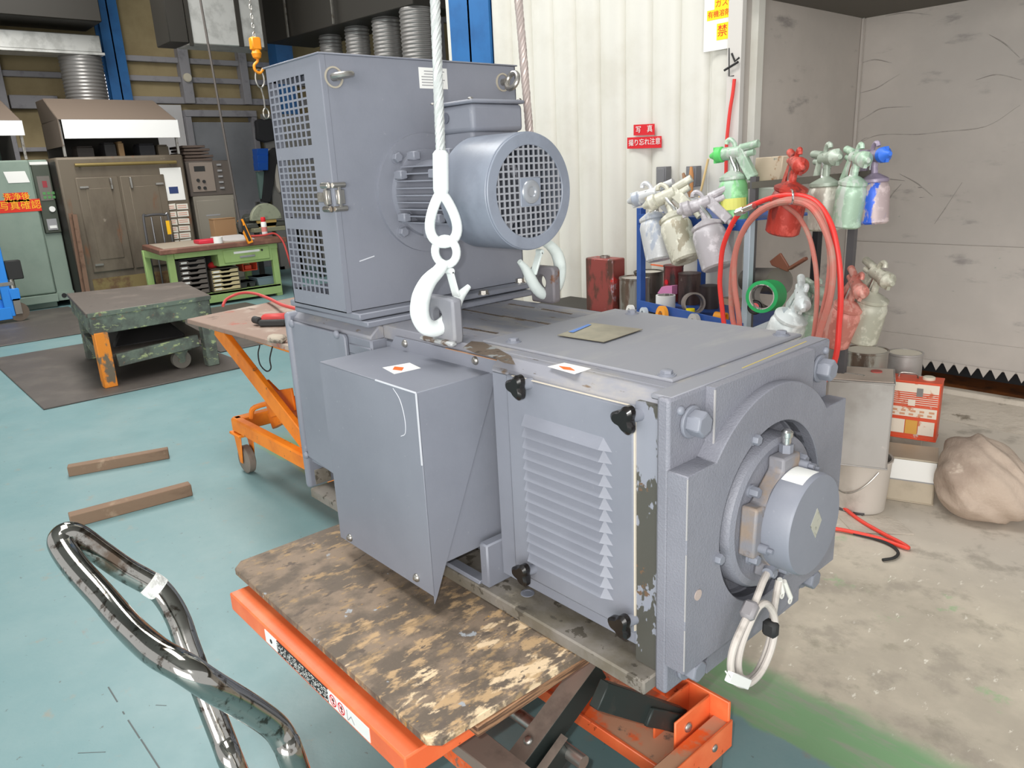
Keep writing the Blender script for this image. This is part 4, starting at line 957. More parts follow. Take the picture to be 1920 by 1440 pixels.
# ---- chain hoist and hanging cable
pc = PD(477, 70, 7.5)
ch = thing('chain_hoist', 'orange chain hoist hook hanging from ceiling in front of galvanised duct', 'hoist', pc)
m = M(); z = pc.z; k = 0
while z < 5.38:
    w = Vector((.012, 0, 0)) if k % 2 else Vector((0, .012, 0))
    m.tube([Vector((pc.x, pc.y, z + .022)) + w * sin(2 * pi * j / 8) + Vector((0, 0, .026 * cos(2 * pi * j / 8))) for j in range(8)], .0055, 5, closed=True); z += .042; k += 1
c_ = m.build('chain', STEEL, ch); c_['kind'] = 'stuff'
HOR = mat('hoist_orange', (244, 150, 24), .45)
M().box(pc.x - .04, pc.x + .04, pc.y - .05, pc.y + .05, pc.z - .12, pc.z).lathe([(.035, 0), (.05, .05), (.03, .1)], (pc.x, pc.y, pc.z - .2), (0, 0, 1), 14).build('hook_block', HOR, ch, bev=.012)
M().tube(smooth_path([pc + Vector(v) for v in ((0, 0, -.18), (0, 0, -.22), (0, -.04, -.26), (0, -.035, -.31), (0, .01, -.33), (0, .05, -.29))], 5), .014, 10).build('hook', HOR, ch)
rg = pc + Vector((0, .0, -.385))
M().tube([rg + Vector((0, .045 * sin(2 * pi * k / 20), .085 * cos(2 * pi * k / 20))) for k in range(20)], .009, 8, closed=True).build('ring', STEEL, ch)
M().tube(smooth_path([rg + Vector(v) for v in ((0, 0, -.08), (.01, .01, -.18), (0, .015, -.28))], 4), .008, 6).tube([rg + Vector((0, .02 + .03 * sin(2 * pi * k / 12), -.33 + .05 * cos(2 * pi * k / 12))) for k in range(12)], .008, 6, closed=True).build('hanging_link', STEEL, ch)
pb = PD(452, 432, 8.6); pt = PD(411, 200, 8.6)
tag(M().tube([pb, pt, pt + (pt - pb) * ((5.4 - pt.z) / (pt.z - pb.z))], .014, 8).lathe([(.02, 0), (.028, .02), (.028, .1), (.016, .14)], pb - Vector((0, 0, .02)), (0, 0, 1), 12).build('pendant_cable', mat('dark_cable', (66, 60, 56), .6)), 'long thin dark cable hanging from ceiling in front of grey door', 'cable')

# ---- control box stack between oven and door
cbt = thing('steel_cabinet', 'narrow beige-grey steel cabinet between oven and grey door', 'cabinet', (-11.5, 4.15, 0))
CABM = mat('beige_grey_cabinet', (138, 132, 120), .5)
M().box(-11.9, -11.15, 3.96, 4.55, .03, 1.30).box(-11.85, -11.2, 4.0, 4.5, 0, .04).build('body', CABM, cbt, bev=.008)
d = M().box(-11.15, -11.13, 3.99, 4.53, .1, 1.24).build('door', CABM, cbt, bev=.006)
M().box(-11.13, -11.11, 4.44, 4.47, .62, .78).build('handle', LABELK, d)
M().box(-11.13, -11.128, 4.1, 4.3, 1.02, 1.04).build('white_strip', LABELG, d)
ctl = thing('control_box', 'grey control box with dial panel on top of narrow steel cabinet', 'control box', (-11.5, 4.15, 1.30))
M().box(-11.8, -11.15, 3.93, 4.55, 1.30, 1.78).build('case', mat('dark_taupe', (92, 84, 78), .5), ctl, bev=.008)
fp = M().box(-11.15, -11.135, 3.97, 4.30, 1.36, 1.76).build('face_panel', mat('taupe_panel', (136, 124, 114), .5), ctl, bev=.004)
M().box(-11.135, -11.13, 4.03, 4.18, 1.64, 1.71).build('display', LABELK, fp)
for y, z in ((4.06, 1.52), (4.14, 1.50), (4.06, 1.42), (4.14, 1.41)): M().cyl((-11.135, y, z), (-11.12, y, z), .022, n=14).build('dial', LABELK, fp)
for z in (1.72, 1.64, 1.56, 1.48, 1.40): M().box(-11.15, -11.13, 4.36, 4.42, z - .012, z + .012).build('switch', LABELG, ctl)
for k in range(5):
    o = M().box(-11.7, -11.16, 3.93 + .015 * (k % 2), 4.32 - .02 * k + .04 * (k % 2), 1.782 + k * .044, 1.815 + k * .044).build('flat_tray', mat('rusty_dark_tray', (88, 74, 66), .6), bev=.004)
    tag(o, ['lowest flat dark tray on grey control box', 'second flat dark tray up on grey control box', 'middle flat dark tray of stack on control box', 'fourth flat dark tray up on control box', 'topmost flat dark tray on control box'][k], 'tray', 'flat trays on the control box')
tag(M().box(-10.53, -10.36, 3.90, 4.20, .751, 1.00).box(-10.535, -10.355, 3.895, 4.205, 1.00, 1.01).build('cardboard_box', mat('cardboard', (150, 118, 84), .8), bev=.004), 'brown cardboard box at back of green workbench beside stuck paper slips', 'box')

# ---- light green workbench
XB, XBb = -9.46, -10.55
wb = thing('workbench', 'light green steel workbench with thick brown top and one drawer', 'workbench', (-10.1, 3.65, 0))
tp = M().hexa([(XB + .03, 2.86, .685), (XB + .03, 4.47, .685), (XBb, 4.47, .685), (XBb, 3.0, .685), (XB + .03, 2.86, .75), (XB + .03, 4.47, .75), (XBb, 4.47, .75), (XBb, 3.0, .75)]).build('top', BENCHT, wb, bev=.012, seg=2)
M().hexa([(XB - .03, 2.93, .75), (XB - .03, 4.0, .75), (XBb + .1, 4.0, .75), (XBb + .1, 3.06, .75), (XB - .03, 2.93, .754), (XB - .03, 4.0, .754), (XBb + .1, 4.0, .754), (XBb + .1, 3.06, .754)]).build('top_sheet', BENCHG, tp)
for x in (XB - .07, XBb + .1):
    for y in (3.0, 4.31): M().box(x - .03, x + .03, y - .04, y + .04, 0, .685).build('leg', LGREEN, wb, bev=.004)
M().box(XB - .06, XB - .03, 3.04, 4.35, .62, .685).build('apron', LGREEN, wb)
M().box(XBb + .1, XB - .07, 2.97, 3.0, .60, .685).box(XBb + .1, XB - .07, 2.97, 3.0, .04, .16).build('side_apron', LGREEN, wb)
M().box(XBb + .1, XB - .03, 3.02, 4.33, .13, .15).box(XB - .05, XB - .03, 3.02, 4.33, .035, .15).build('bottom_shelf', LGREEN, wb)
du = M().box(XBb + .2, XB - .035, 3.56, 4.27, .47, .685).build('drawer_case', LGREEN, wb, bev=.004)
dw = M().box(XB - .035, XB - .02, 3.63, 4.23, .50, .665).build('drawer', LGREEN, wb, bev=.006)
M().box(XB - .02, XB - .008, 3.83, 4.03, .548, .572).build('handle', LABELG, dw, bev=.003)
M().box(XB - .02, XB - .017, 3.76, 4.10, .605, .632).build('white_strip', PAPER, dw)
M().cyl((XB - .02, 4.13, .618), (XB - .012, 4.13, .618), .013, n=14).build('lock', LABELK, dw)
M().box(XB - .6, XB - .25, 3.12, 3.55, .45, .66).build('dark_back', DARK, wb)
def organiser(name, label, y0, y1, z0, z1, n, c, cd):
    o = thing(name, label, 'drawer set', (XB - .25, (y0 + y1) / 2, z0))
    mb = mat(name + label[:6] + '_c', c, .5); md = mat(name + label[:6] + '_d', cd, .5)
    M().box(XB - .45, XB - .09, y0, y0 + .012, z0, z1).box(XB - .45, XB - .09, y1 - .012, y1, z0, z1).box(XB - .45, XB - .09, y0, y1, z0, z0 + .01).box(XB - .45, XB - .09, y0, y1, z1 - .01, z1).box(XB - .45, XB - .44, y0, y1, z0, z1).build('case', md, o)
    h = (z1 - z0 - .02) / n
    for k in range(n):
        zz = z0 + .01 + k * h
        t = M().prism([(XB - .085, y0 + .014, zz + .006), (XB - .085, y1 - .014, zz + .006), (XB - .085, y1 - .014, zz + h * .82), (XB - .085, y0 + (y1 - y0) * .72, zz + h * .82), (XB - .085, y0 + (y1 - y0) * .64, zz + h * .5), (XB - .085, y0 + (y1 - y0) * .4, zz + h * .5), (XB - .085, y0 + (y1 - y0) * .32, zz + h * .82), (XB - .085, y0 + .014, zz + h * .82)], (-.012, 0, 0)).build('drawer', mb, o)
        M().box(XB - .4, XB - .097, y0 + .014, y1 - .014, zz + .004, zz + .01).build('tray', md, t)
        M().box(XB - .085, XB - .082, y0 + .03, y0 + (y1 - y0) * .3, zz + h * .3, zz + h * .62).build('label_card', PAPER, t)
organiser('drawer_organiser', 'tall dark grey tray organiser under green workbench', 3.09, 3.42, .151, .60, 7, (104, 96, 90), (52, 48, 46))
organiser('drawer_organiser', 'cream tray organiser on bottom shelf of green workbench', 3.46, 3.82, .151, .44, 5, (206, 190, 146), (92, 84, 72))
def pos(px, py, X): p = PX(px, py, X); return p
def shelf_box(name, label, cat, pxl, pxr, pyt, c, dep=.28, X=XB - .12, z0=.151, lip=True):
    a = PX(pxl, 540, X).y; b = PX(pxr, 540, X).y; z1 = max(z0 + .05, PX((pxl + pxr) / 2, pyt, X).z)
    m = M().hexa([(X, a + .02, z0), (X, b - .02, z0), (X - dep, b - .02, z0), (X - dep, a + .02, z0), (X, a, z1), (X, b, z1), (X - dep, b, z1), (X - dep, a, z1)])
    if lip: m.box(X - dep - .005, X + .008, a - .006, b + .006, z1 - .012, z1)
    return tag(m.build(name, mat(label[:16], c, .55), bev=.004), label, cat)
shelf_box('parts_bin', 'black plastic bin on workbench shelf beside cream organiser', 'bin', 443, 466, 530, (42, 44, 46))
shelf_box('parts_bin', 'small black bin between two bins on workbench shelf', 'bin', 468, 482, 527, (48, 50, 52))
shelf_box('parts_bin', 'blue-grey bin at end of workbench shelf', 'bin', 484, 518, 518, (112, 130, 140))
shelf_box('tool_case', 'teal case lying behind bins on workbench shelf', 'case', 436, 452, 503, (70, 124, 134), .2, XB - .5)
tag(M().box(XB - .42, XB - .20, 3.92, 4.12, .445, .468).box(XB - .42, XB - .20, 3.92, 3.935, .36, .45).box(XB - .42, XB - .20, 4.105, 4.12, .36, .45).box(XB - .42, XB - .2, 3.92, 4.12, .35, .365).box(XB - .35, XB - .25, 3.97, 4.06, .365, .42).build('cable_reel', mat('orange_red_reel', (222, 78, 44), .5), bev=.004), 'orange-red cable reel above bins on workbench shelf', 'reel')
tag(M().ball((XB - .27, 3.56, .475), .055, 14, 8, (1, 1.3, .8)).build('red_cloth', mat('red_cloth', (206, 44, 44), .8)), 'red cloth bundle on top of cream organiser', 'cloth')
# things on the bench top
tag(M().hexa([(XB - .14, 3.40, .755), (XB - .12, 3.66, .755), (XB - .40, 3.68, .755), (XB - .40, 3.42, .755), (XB - .14, 3.40, .80), (XB - .12, 3.66, .80), (XB - .40, 3.68, .80), (XB - .40, 3.42, .80)]).build('red_folder', mat('red_folder', (204, 40, 62), .5), bev=.006), 'red folder lying on workbench beside white tape', 'folder')
tag(M().pipe((XB - .05, 3.60, .755), (XB - .05, 3.60, .83), .055, .035, 24).build('white_tape_roll', PAPER), 'white tape roll standing near front edge of green workbench', 'tape roll')
tag(M().hexa([(XB - .2, 3.74, .755), (XB - .08, 4.08, .755), (XB - .62, 4.12, .755), (XB - .62, 3.72, .755), (XB - .2, 3.74, .765), (XB - .08, 4.08, .765), (XB - .62, 4.12, .80), (XB - .62, 3.72, .80)]).build('paper_stack', mat('grey_paper', (196, 192, 190), .7)), 'loose grey-white paper stack on workbench beside orange level', 'paper')
lv0, lv1 = PX(450, 412, XB), PX(470, 456, XB + .06)
lvt = M().bar(lv0, lv1, .07, .03, (1, 0, 0)).build('spirit_level', HOR, bev=.004); tag(lvt, 'orange spirit level leaning against front edge of green workbench', 'level')
dv = (lv1 - lv0); uu = Vector((.018, 0, 0))
M().bar(lv0 + dv * .25 + uu, lv0 + dv * .9 + uu, .035, .004, (1, 0, 0)).build('dark_slot', LABELK, lvt)
sc_ = thing('spray_can', 'white aerosol can with red cap on green workbench', 'can', PX(497, 440, XB - .15))
o = ORG[sc_.name]
M().lathe([(.034, 0), (.036, .004), (.036, .15), (.030, .165)], o, (0, 0, 1), 20).build('can_body', PAPER, sc_)
M().lathe([(.028, .165), (.030, .17), (.030, .215), (.024, .225)], o, (0, 0, 1), 20).build('cap', RED, sc_)
M().lathe([(.0365, .04), (.0365, .1)], o, (0, 0, 1), 20, cap=False).build('red_label', mat('faded_red_label', (214, 130, 124), .5), sc_)
tag(M().tube(smooth_path([PX(a, b, x) for a, b, x in ((470, 443, XB - .02), (495, 441, XB), (515, 438, XB), (530, 452, XB + .05), (540, 480, XB + .1), (548, 510, XB + .1), (552, 540, XB + .1))], 6), .012, 8).build('red_air_hose', mat('red_hose_dull', (196, 70, 66), .5)), 'red air hose lying over end of green workbench top', 'hose')
# hand truck and blue pot behind the bench
ht = thing('hand_truck', 'dark tubular hand truck standing behind end of green workbench', 'hand truck', (-10.75, 2.95, 0))
a0 = PX(268, 405, -10.8); a1 = PX(315, 402, -10.8)
m = M().tube(smooth_path([(-10.8, a0.y, .1), (-10.8, a0.y, a0.z - .08), (-10.8, a0.y + .05, a0.z), (-10.8, a1.y - .05, a1.z), (-10.8, a1.y, a1.z - .08), (-10.8, a1.y, .1)], 6), .016, 10)
m.tube([(-10.8, a0.y + .1, .1), (-10.8, a0.y + .1, a0.z - .02)], .012, 8).tube([(-10.8, a1.y - .1, .1), (-10.8, a1.y - .1, a1.z - .02)], .012, 8).build('frame', mat('dark_chrome', (110, 110, 112), .3, .7), ht)
M().box(-10.8, -10.64, a0.y, a1.y - .1, .04, .055).build('toe_plate', OVEND, ht)
for y in (a0.y - .02, a1.y + .02): M().cyl((-10.86, y - .02, .1), (-10.86, y + .02, .1), .1, n=20).build('wheel', RUBBER, ht)
M().box(-10.79, -10.785, a1.y - .05, a1.y + .01, a1.z - .26, a1.z - .08).build('yellow_label', YELO, ht)
pbk = PX(276, 533, -9.9)
tag(M().lathe([(.08, 0), (.10, .19), (.107, .2), (.10, .205)], (pbk.x, pbk.y, 0), (0, 0, 1), 20).build('blue_pot', mat('blue_pot', (70, 126, 200), .5)), 'small blue pot on floor beside leg of green workbench', 'pot')

# ---- cut-off saw on its stand, tools hung on a panel
zs0 = 1.02
st = thing('saw_stand', 'beige-green stand behind green workbench carrying cut-off saw', 'stand', (-10.9, 5.0, 0))
M().box(-11.3, -10.6, 4.55, 5.6, zs0 - .26, zs0 - .20).build('stand_top', mat('olive_grey', (132, 130, 106), .6), st, bev=.006)
for x in (-11.25, -10.65):
    for y in (4.6, 5.55): M().box(x - .03, x + .03, y - .03, y + .03, 0, zs0 - .26).build('leg', OVEND, st)
cs = thing('cutoff_saw', 'cut-off saw with round grey-green blade guard on beige-green stand', 'saw', (-10.9, 4.95, zs0 - .2))
gc = PX(497, 412, -10.75)
M().box(-11.1, -10.7, gc.y - .3, gc.y + .3, zs0 - .2, zs0 - .13).build('base', mat('saw_dark', (70, 72, 66), .5), cs, bev=.01)
gm_ = M()
ring = [(gc.x, gc.y + .235 * cos(radians(t)), gc.z + .235 * sin(radians(t))) for t in range(0, 181, 10)]
gm_.prism(ring, (.07, 0, 0)); gm_.build('blade_guard', mat('guard_grey_green', (150, 154, 132), .5, 0, [((126, 130, 112), 9, .5, .7)]), cs, bev=.008)
M().cyl((gc.x + .02, gc.y, gc.z - .02), (gc.x + .05, gc.y, gc.z - .02), .15, n=28).build('disc', mat('tan_disc', (190, 158, 92), .7), cs)
M().bar((gc.x - .05, gc.y - .28, gc.z + .02), (gc.x - .05, gc.y - .05, gc.z + .05), .06, .06).cyl((gc.x - .1, gc.y - .12, gc.z), (gc.x - .35, gc.y - .12, gc.z), .09, n=16).bar((gc.x - .05, gc.y - .05, zs0 - .13), (gc.x - .05, gc.y, gc.z), .08, .1).build('motor_arm', mat('saw_dark', (70, 72, 66), .5), cs, bev=.006)
tr = thing('tool_wall', 'grey tool board standing behind the saw with bins hung on it', 'panel', (-12.2, 6.1, 0))
M().box(-12.25, -12.2, 5.62, 6.9, 0, 2.5).box(-12.4, -12.2, 5.62, 5.68, 0, .05).box(-12.4, -12.2, 6.8, 6.9, 0, .05).build('panel', mat('panel_grey_2', (128, 126, 122), .6), tr)
M().box(-12.2, -12.17, 5.62, 6.5, 1.92, 1.96).build('rail', STEEL, tr)
def hang(name, label, cat, X, pts, t, m_, bev=.0):
    P = [PX(a, b, X) for a, b in pts]
    return tag(M().prism(P, (-t, 0, 0)).build(name, m_, bev=bev), label, cat)
hang('black_jacket', 'short black jacket hung at top of tool board', 'jacket', -12.08, ((481, 226), (490, 222), (497, 225), (509, 221), (518, 240), (522, 262), (500, 267), (484, 262), (483, 240)), .12, mat('black_cloth', (44, 44, 46), .9), .02)
hang('black_apron', 'long black apron hung on tool board beside blue bins', 'apron', -12.1, ((506, 284), (516, 276), (520, 300), (514, 340), (508, 380), (492, 378), (496, 340), (498, 310)), .1, mat('black_cloth', (44, 44, 46), .9), .01)
hang('work_glove', 'dirty white glove hung beside black apron', 'glove', -12.12, ((516, 306), (524, 310), (530, 350), (526, 362), (519, 350), (516, 330)), .08, mat('glove_white', (196, 190, 180), .9), .008)
bm_ = mat('blue_bin', (34, 92, 186), .45)
for k in range(3):
    y0, z0 = yX(478 + k, 294 + k * 13, -12.1); y1, _ = yX(499, 294 + k * 13, -12.1)
    tag(M().hexa([(-12.02, y0, z0), (-12.02, y1, z0), (-12.17, y1, z0), (-12.17, y0, z0), (-11.98, y0, z0 + .12), (-11.98, y1, z0 + .12), (-12.17, y1, z0 + .12), (-12.17, y0, z0 + .12)]).build('blue_bin', bm_, bev=.004), ['top blue plastic bin on tool board', 'middle blue plastic bin on tool board', 'lowest blue plastic bin on tool board'][k], 'bin', 'blue bins on the tool board')
hang('clipboard_strip', 'narrow grey-green strip with cream ends hung under blue bins', 'strip', -12.14, ((482, 322), (496, 321), (496, 372), (489, 373)), .06, mat('teal_grey_strip', (104, 128, 122), .6))

# ---- rubber mats, dark green work table, blue stacker
mt = mat('rubber_mat_2', (92, 88, 80), 0.6, 0, [((84, 100, 92), 2, .5, .65)])
for y0, y1, x0, x1, lab_ in ((.87, 2.40, -8.32, -6.02, 'black rubber mat on teal floor under dark green work table'), (-.4, 2.15, -11.2, -8.95, 'dark rubber mat on floor in front of pale green machine'), (2.42, 3.75, -9.3, -6.75, 'dark rubber mat on floor in front of green workbench')):
    tag(M().box(x0, x1, y0, y1, 0.0005, .012).build('rubber_mat', MATR, bev=.004), lab_, 'mat', 'rubber floor mats')
wt = thing('work_table', 'heavy dark green work table with chipped paint and one orange leg', 'table', (-6.9, 1.85, 0))
K = [(-6.25, 1.30), (-6.29, 2.25), (-7.45, 2.42), (-7.67, 1.48)]
def slab(K, z0, z1): return M().hexa([(x, y, z0) for x, y in K] + [(x, y, z1) for x, y in K])
M().hexa([(x, y, .565) for x, y in K] + [(x, y, .595) for x, y in K]).build('top', STEELT, wt, bev=.004)
M().bar((-6.265, 1.32, .495), (-6.305, 2.23, .495), .03, .135).bar((-6.30, 1.33, .495), (-7.62, 1.50, .495), .03, .135).bar((-6.32, 2.23, .495), (-7.44, 2.38, .495), .03, .135).build('apron', DKGREEN, wt, bev=.004)
M().bar((-6.30, 1.30, .58), (-6.24, 1.30, .58), .002, .002).build('top_edge', DKGREEN, wt)
M().bar((-6.243, 1.31, .578), (-6.283, 2.24, .578), .008, .032).build('edge_strip', DKGREEN, wt)
ORL = mat('chipped_orange_leg', (226, 136, 40), .6, 0, [((110, 100, 84), 9, .52, .60, (1, 1, .6)), ((232, 150, 60), 14, .6, .7)])
for x, y, m_ in ((-6.28, 1.375, ORL), (-6.31, 2.18, DKGREEN), (-7.5, 1.55, DKGREEN), (-7.38, 2.30, DKGREEN)):
    M().box(x - .045, x + .045, y - .048, y + .048, .013, .44).build('leg', m_, wt, bev=.004)
M().bar((-6.29, 1.46, .20), (-6.32, 2.10, .235), .04, .10).bar((-7.45, 1.6, .2), (-7.36, 2.25, .2), .04, .1).bar((-6.3, 1.38, .2), (-7.5, 1.53, .2), .04, .1).build('lower_beam', DKGREEN, wt, bev=.004)
M().hexa([(-6.3, 1.4, .235), (-6.33, 2.2, .235), (-7.38, 2.3, .235), (-7.5, 1.55, .235), (-6.3, 1.4, .25), (-6.33, 2.2, .25), (-7.38, 2.3, .25), (-7.5, 1.55, .25)]).build('lower_shelf', STEELT, wt)
def tcastor(x, y, r=.075):
    c = M().hexa([(x - .03, y - .09, .155), (x + .03, y - .09, .155), (x + .03, y + .09, .155), (x - .03, y + .09, .155), (x - .03, y - .09, .17), (x + .03, y - .09, .17), (x + .03, y + .09, .17), (x - .03, y + .09, .17)])
    for xx in (-.035, .03): c.prism([(x + xx, y - .06, .16), (x + xx, y + .06, .16), (x + xx, y + .015, .09), (x + xx, y - .015, .09)], (.005, 0, 0))
    f = c.build('castor_fork', DKGREEN, wt); M().cyl((x - .025, y, r + .012), (x + .025, y, r + .012), r, n=24).build('wheel', mat('grey_wheel', (112, 108, 100), .6), f); M().cyl((x - .028, y, r + .012), (x + .03, y, r + .012), r * .4, n=16).build('wheel_hub', DKGREEN, f)
tcastor(-6.42, 1.97); tcastor(-7.3, 1.75)
tag(M().hexa([(-6.55, 1.5, .25), (-6.5, 2.08, .25), (-7.2, 2.18, .25), (-7.3, 1.62, .25), (-6.75, 1.62, .33), (-6.62, 2.0, .36), (-7.1, 2.08, .36), (-7.2, 1.7, .34)]).build('black_sheet', mat('black_rubber_sheet', (38, 36, 36), .7), bev=.02), 'folded black rubber sheet on lower shelf of dark green work table', 'sheet')
BLUE = mat('blue_stacker_paint', (44, 136, 226), .4)
sk_ = thing('hand_stacker', 'bright blue hand stacker frame on castor beside pale green machine', 'stacker', (-10.6, 1.2, 0))
w0 = Vector((-10.49, 1.49, 0))
M().bar((-10.5, 1.405, .08), (-10.5, 1.405, 1.75), .10, .07).bar((-10.5, .7, .12), (-10.5, 1.42, .12), .08, .14).prism([(-10.52, 1.42, .06), (-10.52, .9, .06), (-10.52, .9, .22), (-10.52, 1.28, .34), (-10.52, 1.42, .22)], (-.02, 0, 0)).build('frame', BLUE, sk_, bev=.006)
M().box(-10.6, -10.5, .72, 1.30, .2, 1.2).build('dark_carriage', OVEND, sk_)
M().box(-10.53, -10.45, 1.44, 1.54, .27, .40).build('castor_bracket', BLUE, sk_, bev=.006)
M().cyl((-10.49, 1.49, .40), (-10.49, 1.49, .52), .03, n=12).box(-10.5, -10.46, 1.36, 1.5, .44, .48).build('lock_pin', STEEL, sk_)
cfk = M().box(-10.53, -10.515, 1.455, 1.525, .1, .28).box(-10.465, -10.45, 1.455, 1.525, .1, .28).box(-10.53, -10.45, 1.455, 1.525, .26, .28).build('castor_fork', STEEL, sk_)
M().cyl((-10.51, 1.49, .125), (-10.47, 1.49, .125), .11, n=24).build('wheel', mat('brown_wheel', (96, 84, 72), .6), cfk)
M().box(-10.56, -10.46, 1.46, 1.62, .50, .72).build('battery_box', LABELK, sk_, bev=.01)

# ---- second lift cart behind the motor
FT = .82
l2 = thing('lift_cart', 'old orange lift cart with paint-stained board top behind the grey motor', 'lift cart', (-3.3, 1.75, 0))
A = PZ(350, 598, FT); 
M().hexa([(A.x, A.y, FT - .025), (-2.45, 1.37, FT - .025), (-2.45, 2.06, FT - .025), (-4.18, 2.06, FT - .025), (A.x, A.y, FT), (-2.45, 1.37, FT), (-2.45, 2.06, FT), (-4.18, 2.06, FT)]).build('board_top', mat('stained_board', (146, 122, 108), .7, 0, [((172, 156, 142), 4, .5, .66), ((160, 92, 76), 5, .60, .68), ((112, 92, 80), 9, .6, .7)], [(50, .2, .003)]), l2, bev=.003)
M().box(-4.02, -2.48, 1.44, 1.98, FT - .085, FT - .027).build('platform', ORANGEF, l2, bev=.004)
for y in (1.42, 1.97): M().bar((-3.95, y, FT - .06), (-2.95, y, .28), .03, .09).build('scissor_arm', ORANGEF, l2, bev=.004)
for y in (1.50, 1.92): M().bar((-2.6, y, FT - .06), (-3.6, y, .30), .03, .09).build('scissor_arm', ORANGEF, l2, bev=.004)
P3 = [PY(a, b, 1.47) for a, b in ((495, 716), (500, 712), (520, 732), (545, 728), (552, 770), (508, 783), (498, 760))]
M().prism(P3, (0, .012, 0)).build('ram_bracket', ORANGEF, l2, bev=.002)
M().prism([p + Vector((0, .4, 0)) for p in P3], (0, .012, 0)).build('ram_bracket', ORANGEF, l2, bev=.002)
M().bar((-3.80, 1.385, .27), (-2.45, 1.385, .27), .05, .075).bar((-3.80, 1.98, .27), (-2.45, 1.98, .27), .05, .075).bar((-3.78, 1.37, .27), (-3.78, 2.0, .27), .06, .075).bar((-2.48, 1.37, .27), (-2.48, 2.0, .27), .06, .075).build('base_frame', ORANGEF, l2, bev=.008)
M().tube(smooth_path([(-3.72, 1.44, .30), (-3.70, 1.46, .36), (-3.62, 1.60, .38), (-3.5, 1.62, .37), (-3.42, 1.55, .31)], 5), .014, 8).build('foot_lever', ORANGEF, l2)
for x in (-3.76, -2.55):
    for y in (1.40, 1.96):
        c = M().box(x - .06, x + .06, y - .05, y + .05, .215, .23).prism([(x - .045, y - .035, .22), (x + .045, y - .035, .22), (x + .02, y - .035, .06), (x - .01, y - .035, .06)], (0, .006, 0)).prism([(x - .045, y + .03, .22), (x + .045, y + .03, .22), (x + .02, y + .03, .06), (x - .01, y + .03, .06)], (0, .006, 0)).build('castor_fork', ORANGEF, l2, bev=.003)
        M().lathe([(.06, 0), (.075, .008), (.075, .04), (.06, .048)], (x, y - .024, .075), (0, 1, 0), 26).build('wheel', mat('dusty_wheel', (124, 114, 104), .7, 0, [((96, 88, 80), 9, .5, .7)]), c)
M().tube(smooth_path([PY(a, b, 1.40) for a, b in ((487, 648), (484, 664), (488, 684), (500, 696), (508, 690), (506, 672), (512, 645))], 5), .0035, 6).build('wire_loop', LABELK, l2)
rt = thing('red_impact_tool', 'red and black hand tool lying on stained board top of old orange lift', 'tool', PZ(512, 600, FT))
a_, b_2 = PZ(492, 598, FT + .03), PZ(538, 596, FT + .03)
M().bar(a_, b_2, .05, .045).build('body', mat('red_tool', (196, 64, 60), .5), rt, bev=.01)
M().bar(a_ + Vector((.03, -.03, -.012)), b_2 + Vector((.05, -.03, -.012)), .03, .03).cyl(a_ + Vector((-.05, -.02, -.005)), a_ + Vector((.01, -.02, -.005)), .018, n=12).build('dark_grip', LABELK, rt, bev=.006)
tag(M().bar(PZ(505, 634, FT + .018), PZ(534, 636, FT + .018), .05, .034).build('dusty_rag', mat('dusty_rag', (178, 166, 150), .9, 0, [((110, 100, 90), 14, .5, .6)]), bev=.012), 'dusty pale rag at front edge of stained board top', 'rag')
tag(M().tube(smooth_path([PD(a, b, d) for a, b, d in ((418, 573, 4.6), (424, 562, 4.7), (440, 553, 4.75), (458, 549, 4.7), (480, 551, 4.5), (505, 560, 4.2), (530, 572, 3.85), (560, 580, 3.6))], 6), .009, 8).build('red_air_hose', mat('red_hose_dull', (196, 70, 66), .5)), 'thin red air hose arching behind old orange lift onto its board', 'hose')
tag(M().bar((-4.475, .695, .028), (-4.33, 1.175, .028), .055, .056).build('wood_plank', mat('old_wood', (132, 108, 88), .8, 0, [((104, 82, 66), 5, .45, .65, (1, .3, 1)), ((156, 134, 112), 9, .6, .72)], [(40, .3, .004)]), bev=.003), 'short weathered wood plank on teal floor farther from chrome handle', 'plank', 'wood planks on the floor')
tag(M().bar((-3.755, .545, .030), (-3.70, 1.075, .030), .06, .060).build('wood_plank', MATS['old_wood'], bev=.003), 'longer weathered wood plank on teal floor closest to chrome handle', 'plank', 'wood planks on the floor')
# ================================================================ right side: spray guns, rack, cans
# ---- signs on the white siding
sg = thing('warning_sign', 'two-part red sign with white Japanese lettering on white siding', 'sign', PY(1208, 278, 3.69))
def plate(parent, q, Y, m_, name, t=.003):
    P = [PY(a, b, Y) for a, b in q]; return M().prism([P[0], P[1], P[2], P[3]], (0, t, 0)).build(name, m_, parent)
p1 = plate(sg, ((1188, 234), (1227, 232), (1227, 253), (1188, 254)), 3.688, RED, 'upper_plate'); p2 = plate(sg, ((1176, 258), (1240, 255), (1240, 277), (1176, 279)), 3.688, RED, 'lower_plate')
xd = (PY(1240, 255, 3.70) - PY(1176, 258, 3.70))
text('写　真', .042, PY(1207.5, 243, 3.6865), (1, 0, 0), (0, 0, 1), PAPER, p1)
text('撮り忘れ注意', .0395, PY(1208, 267, 3.6865), (1, 0, 0), (0, 0, 1), PAPER, p2)
ys = thing('notice_board', 'white notice board with yellow bands and red lettering beside spray booth', 'sign', PY(1350, 95, 3.68))
xl = PY(1320, 50, 3.68).x; xr = -2.345; zb0 = PY(1350, 93, 3.68).z
nb = M().box(xl, xr, 3.68, 3.69, zb0, zb0 + .42).build('board', PAPER, ys)
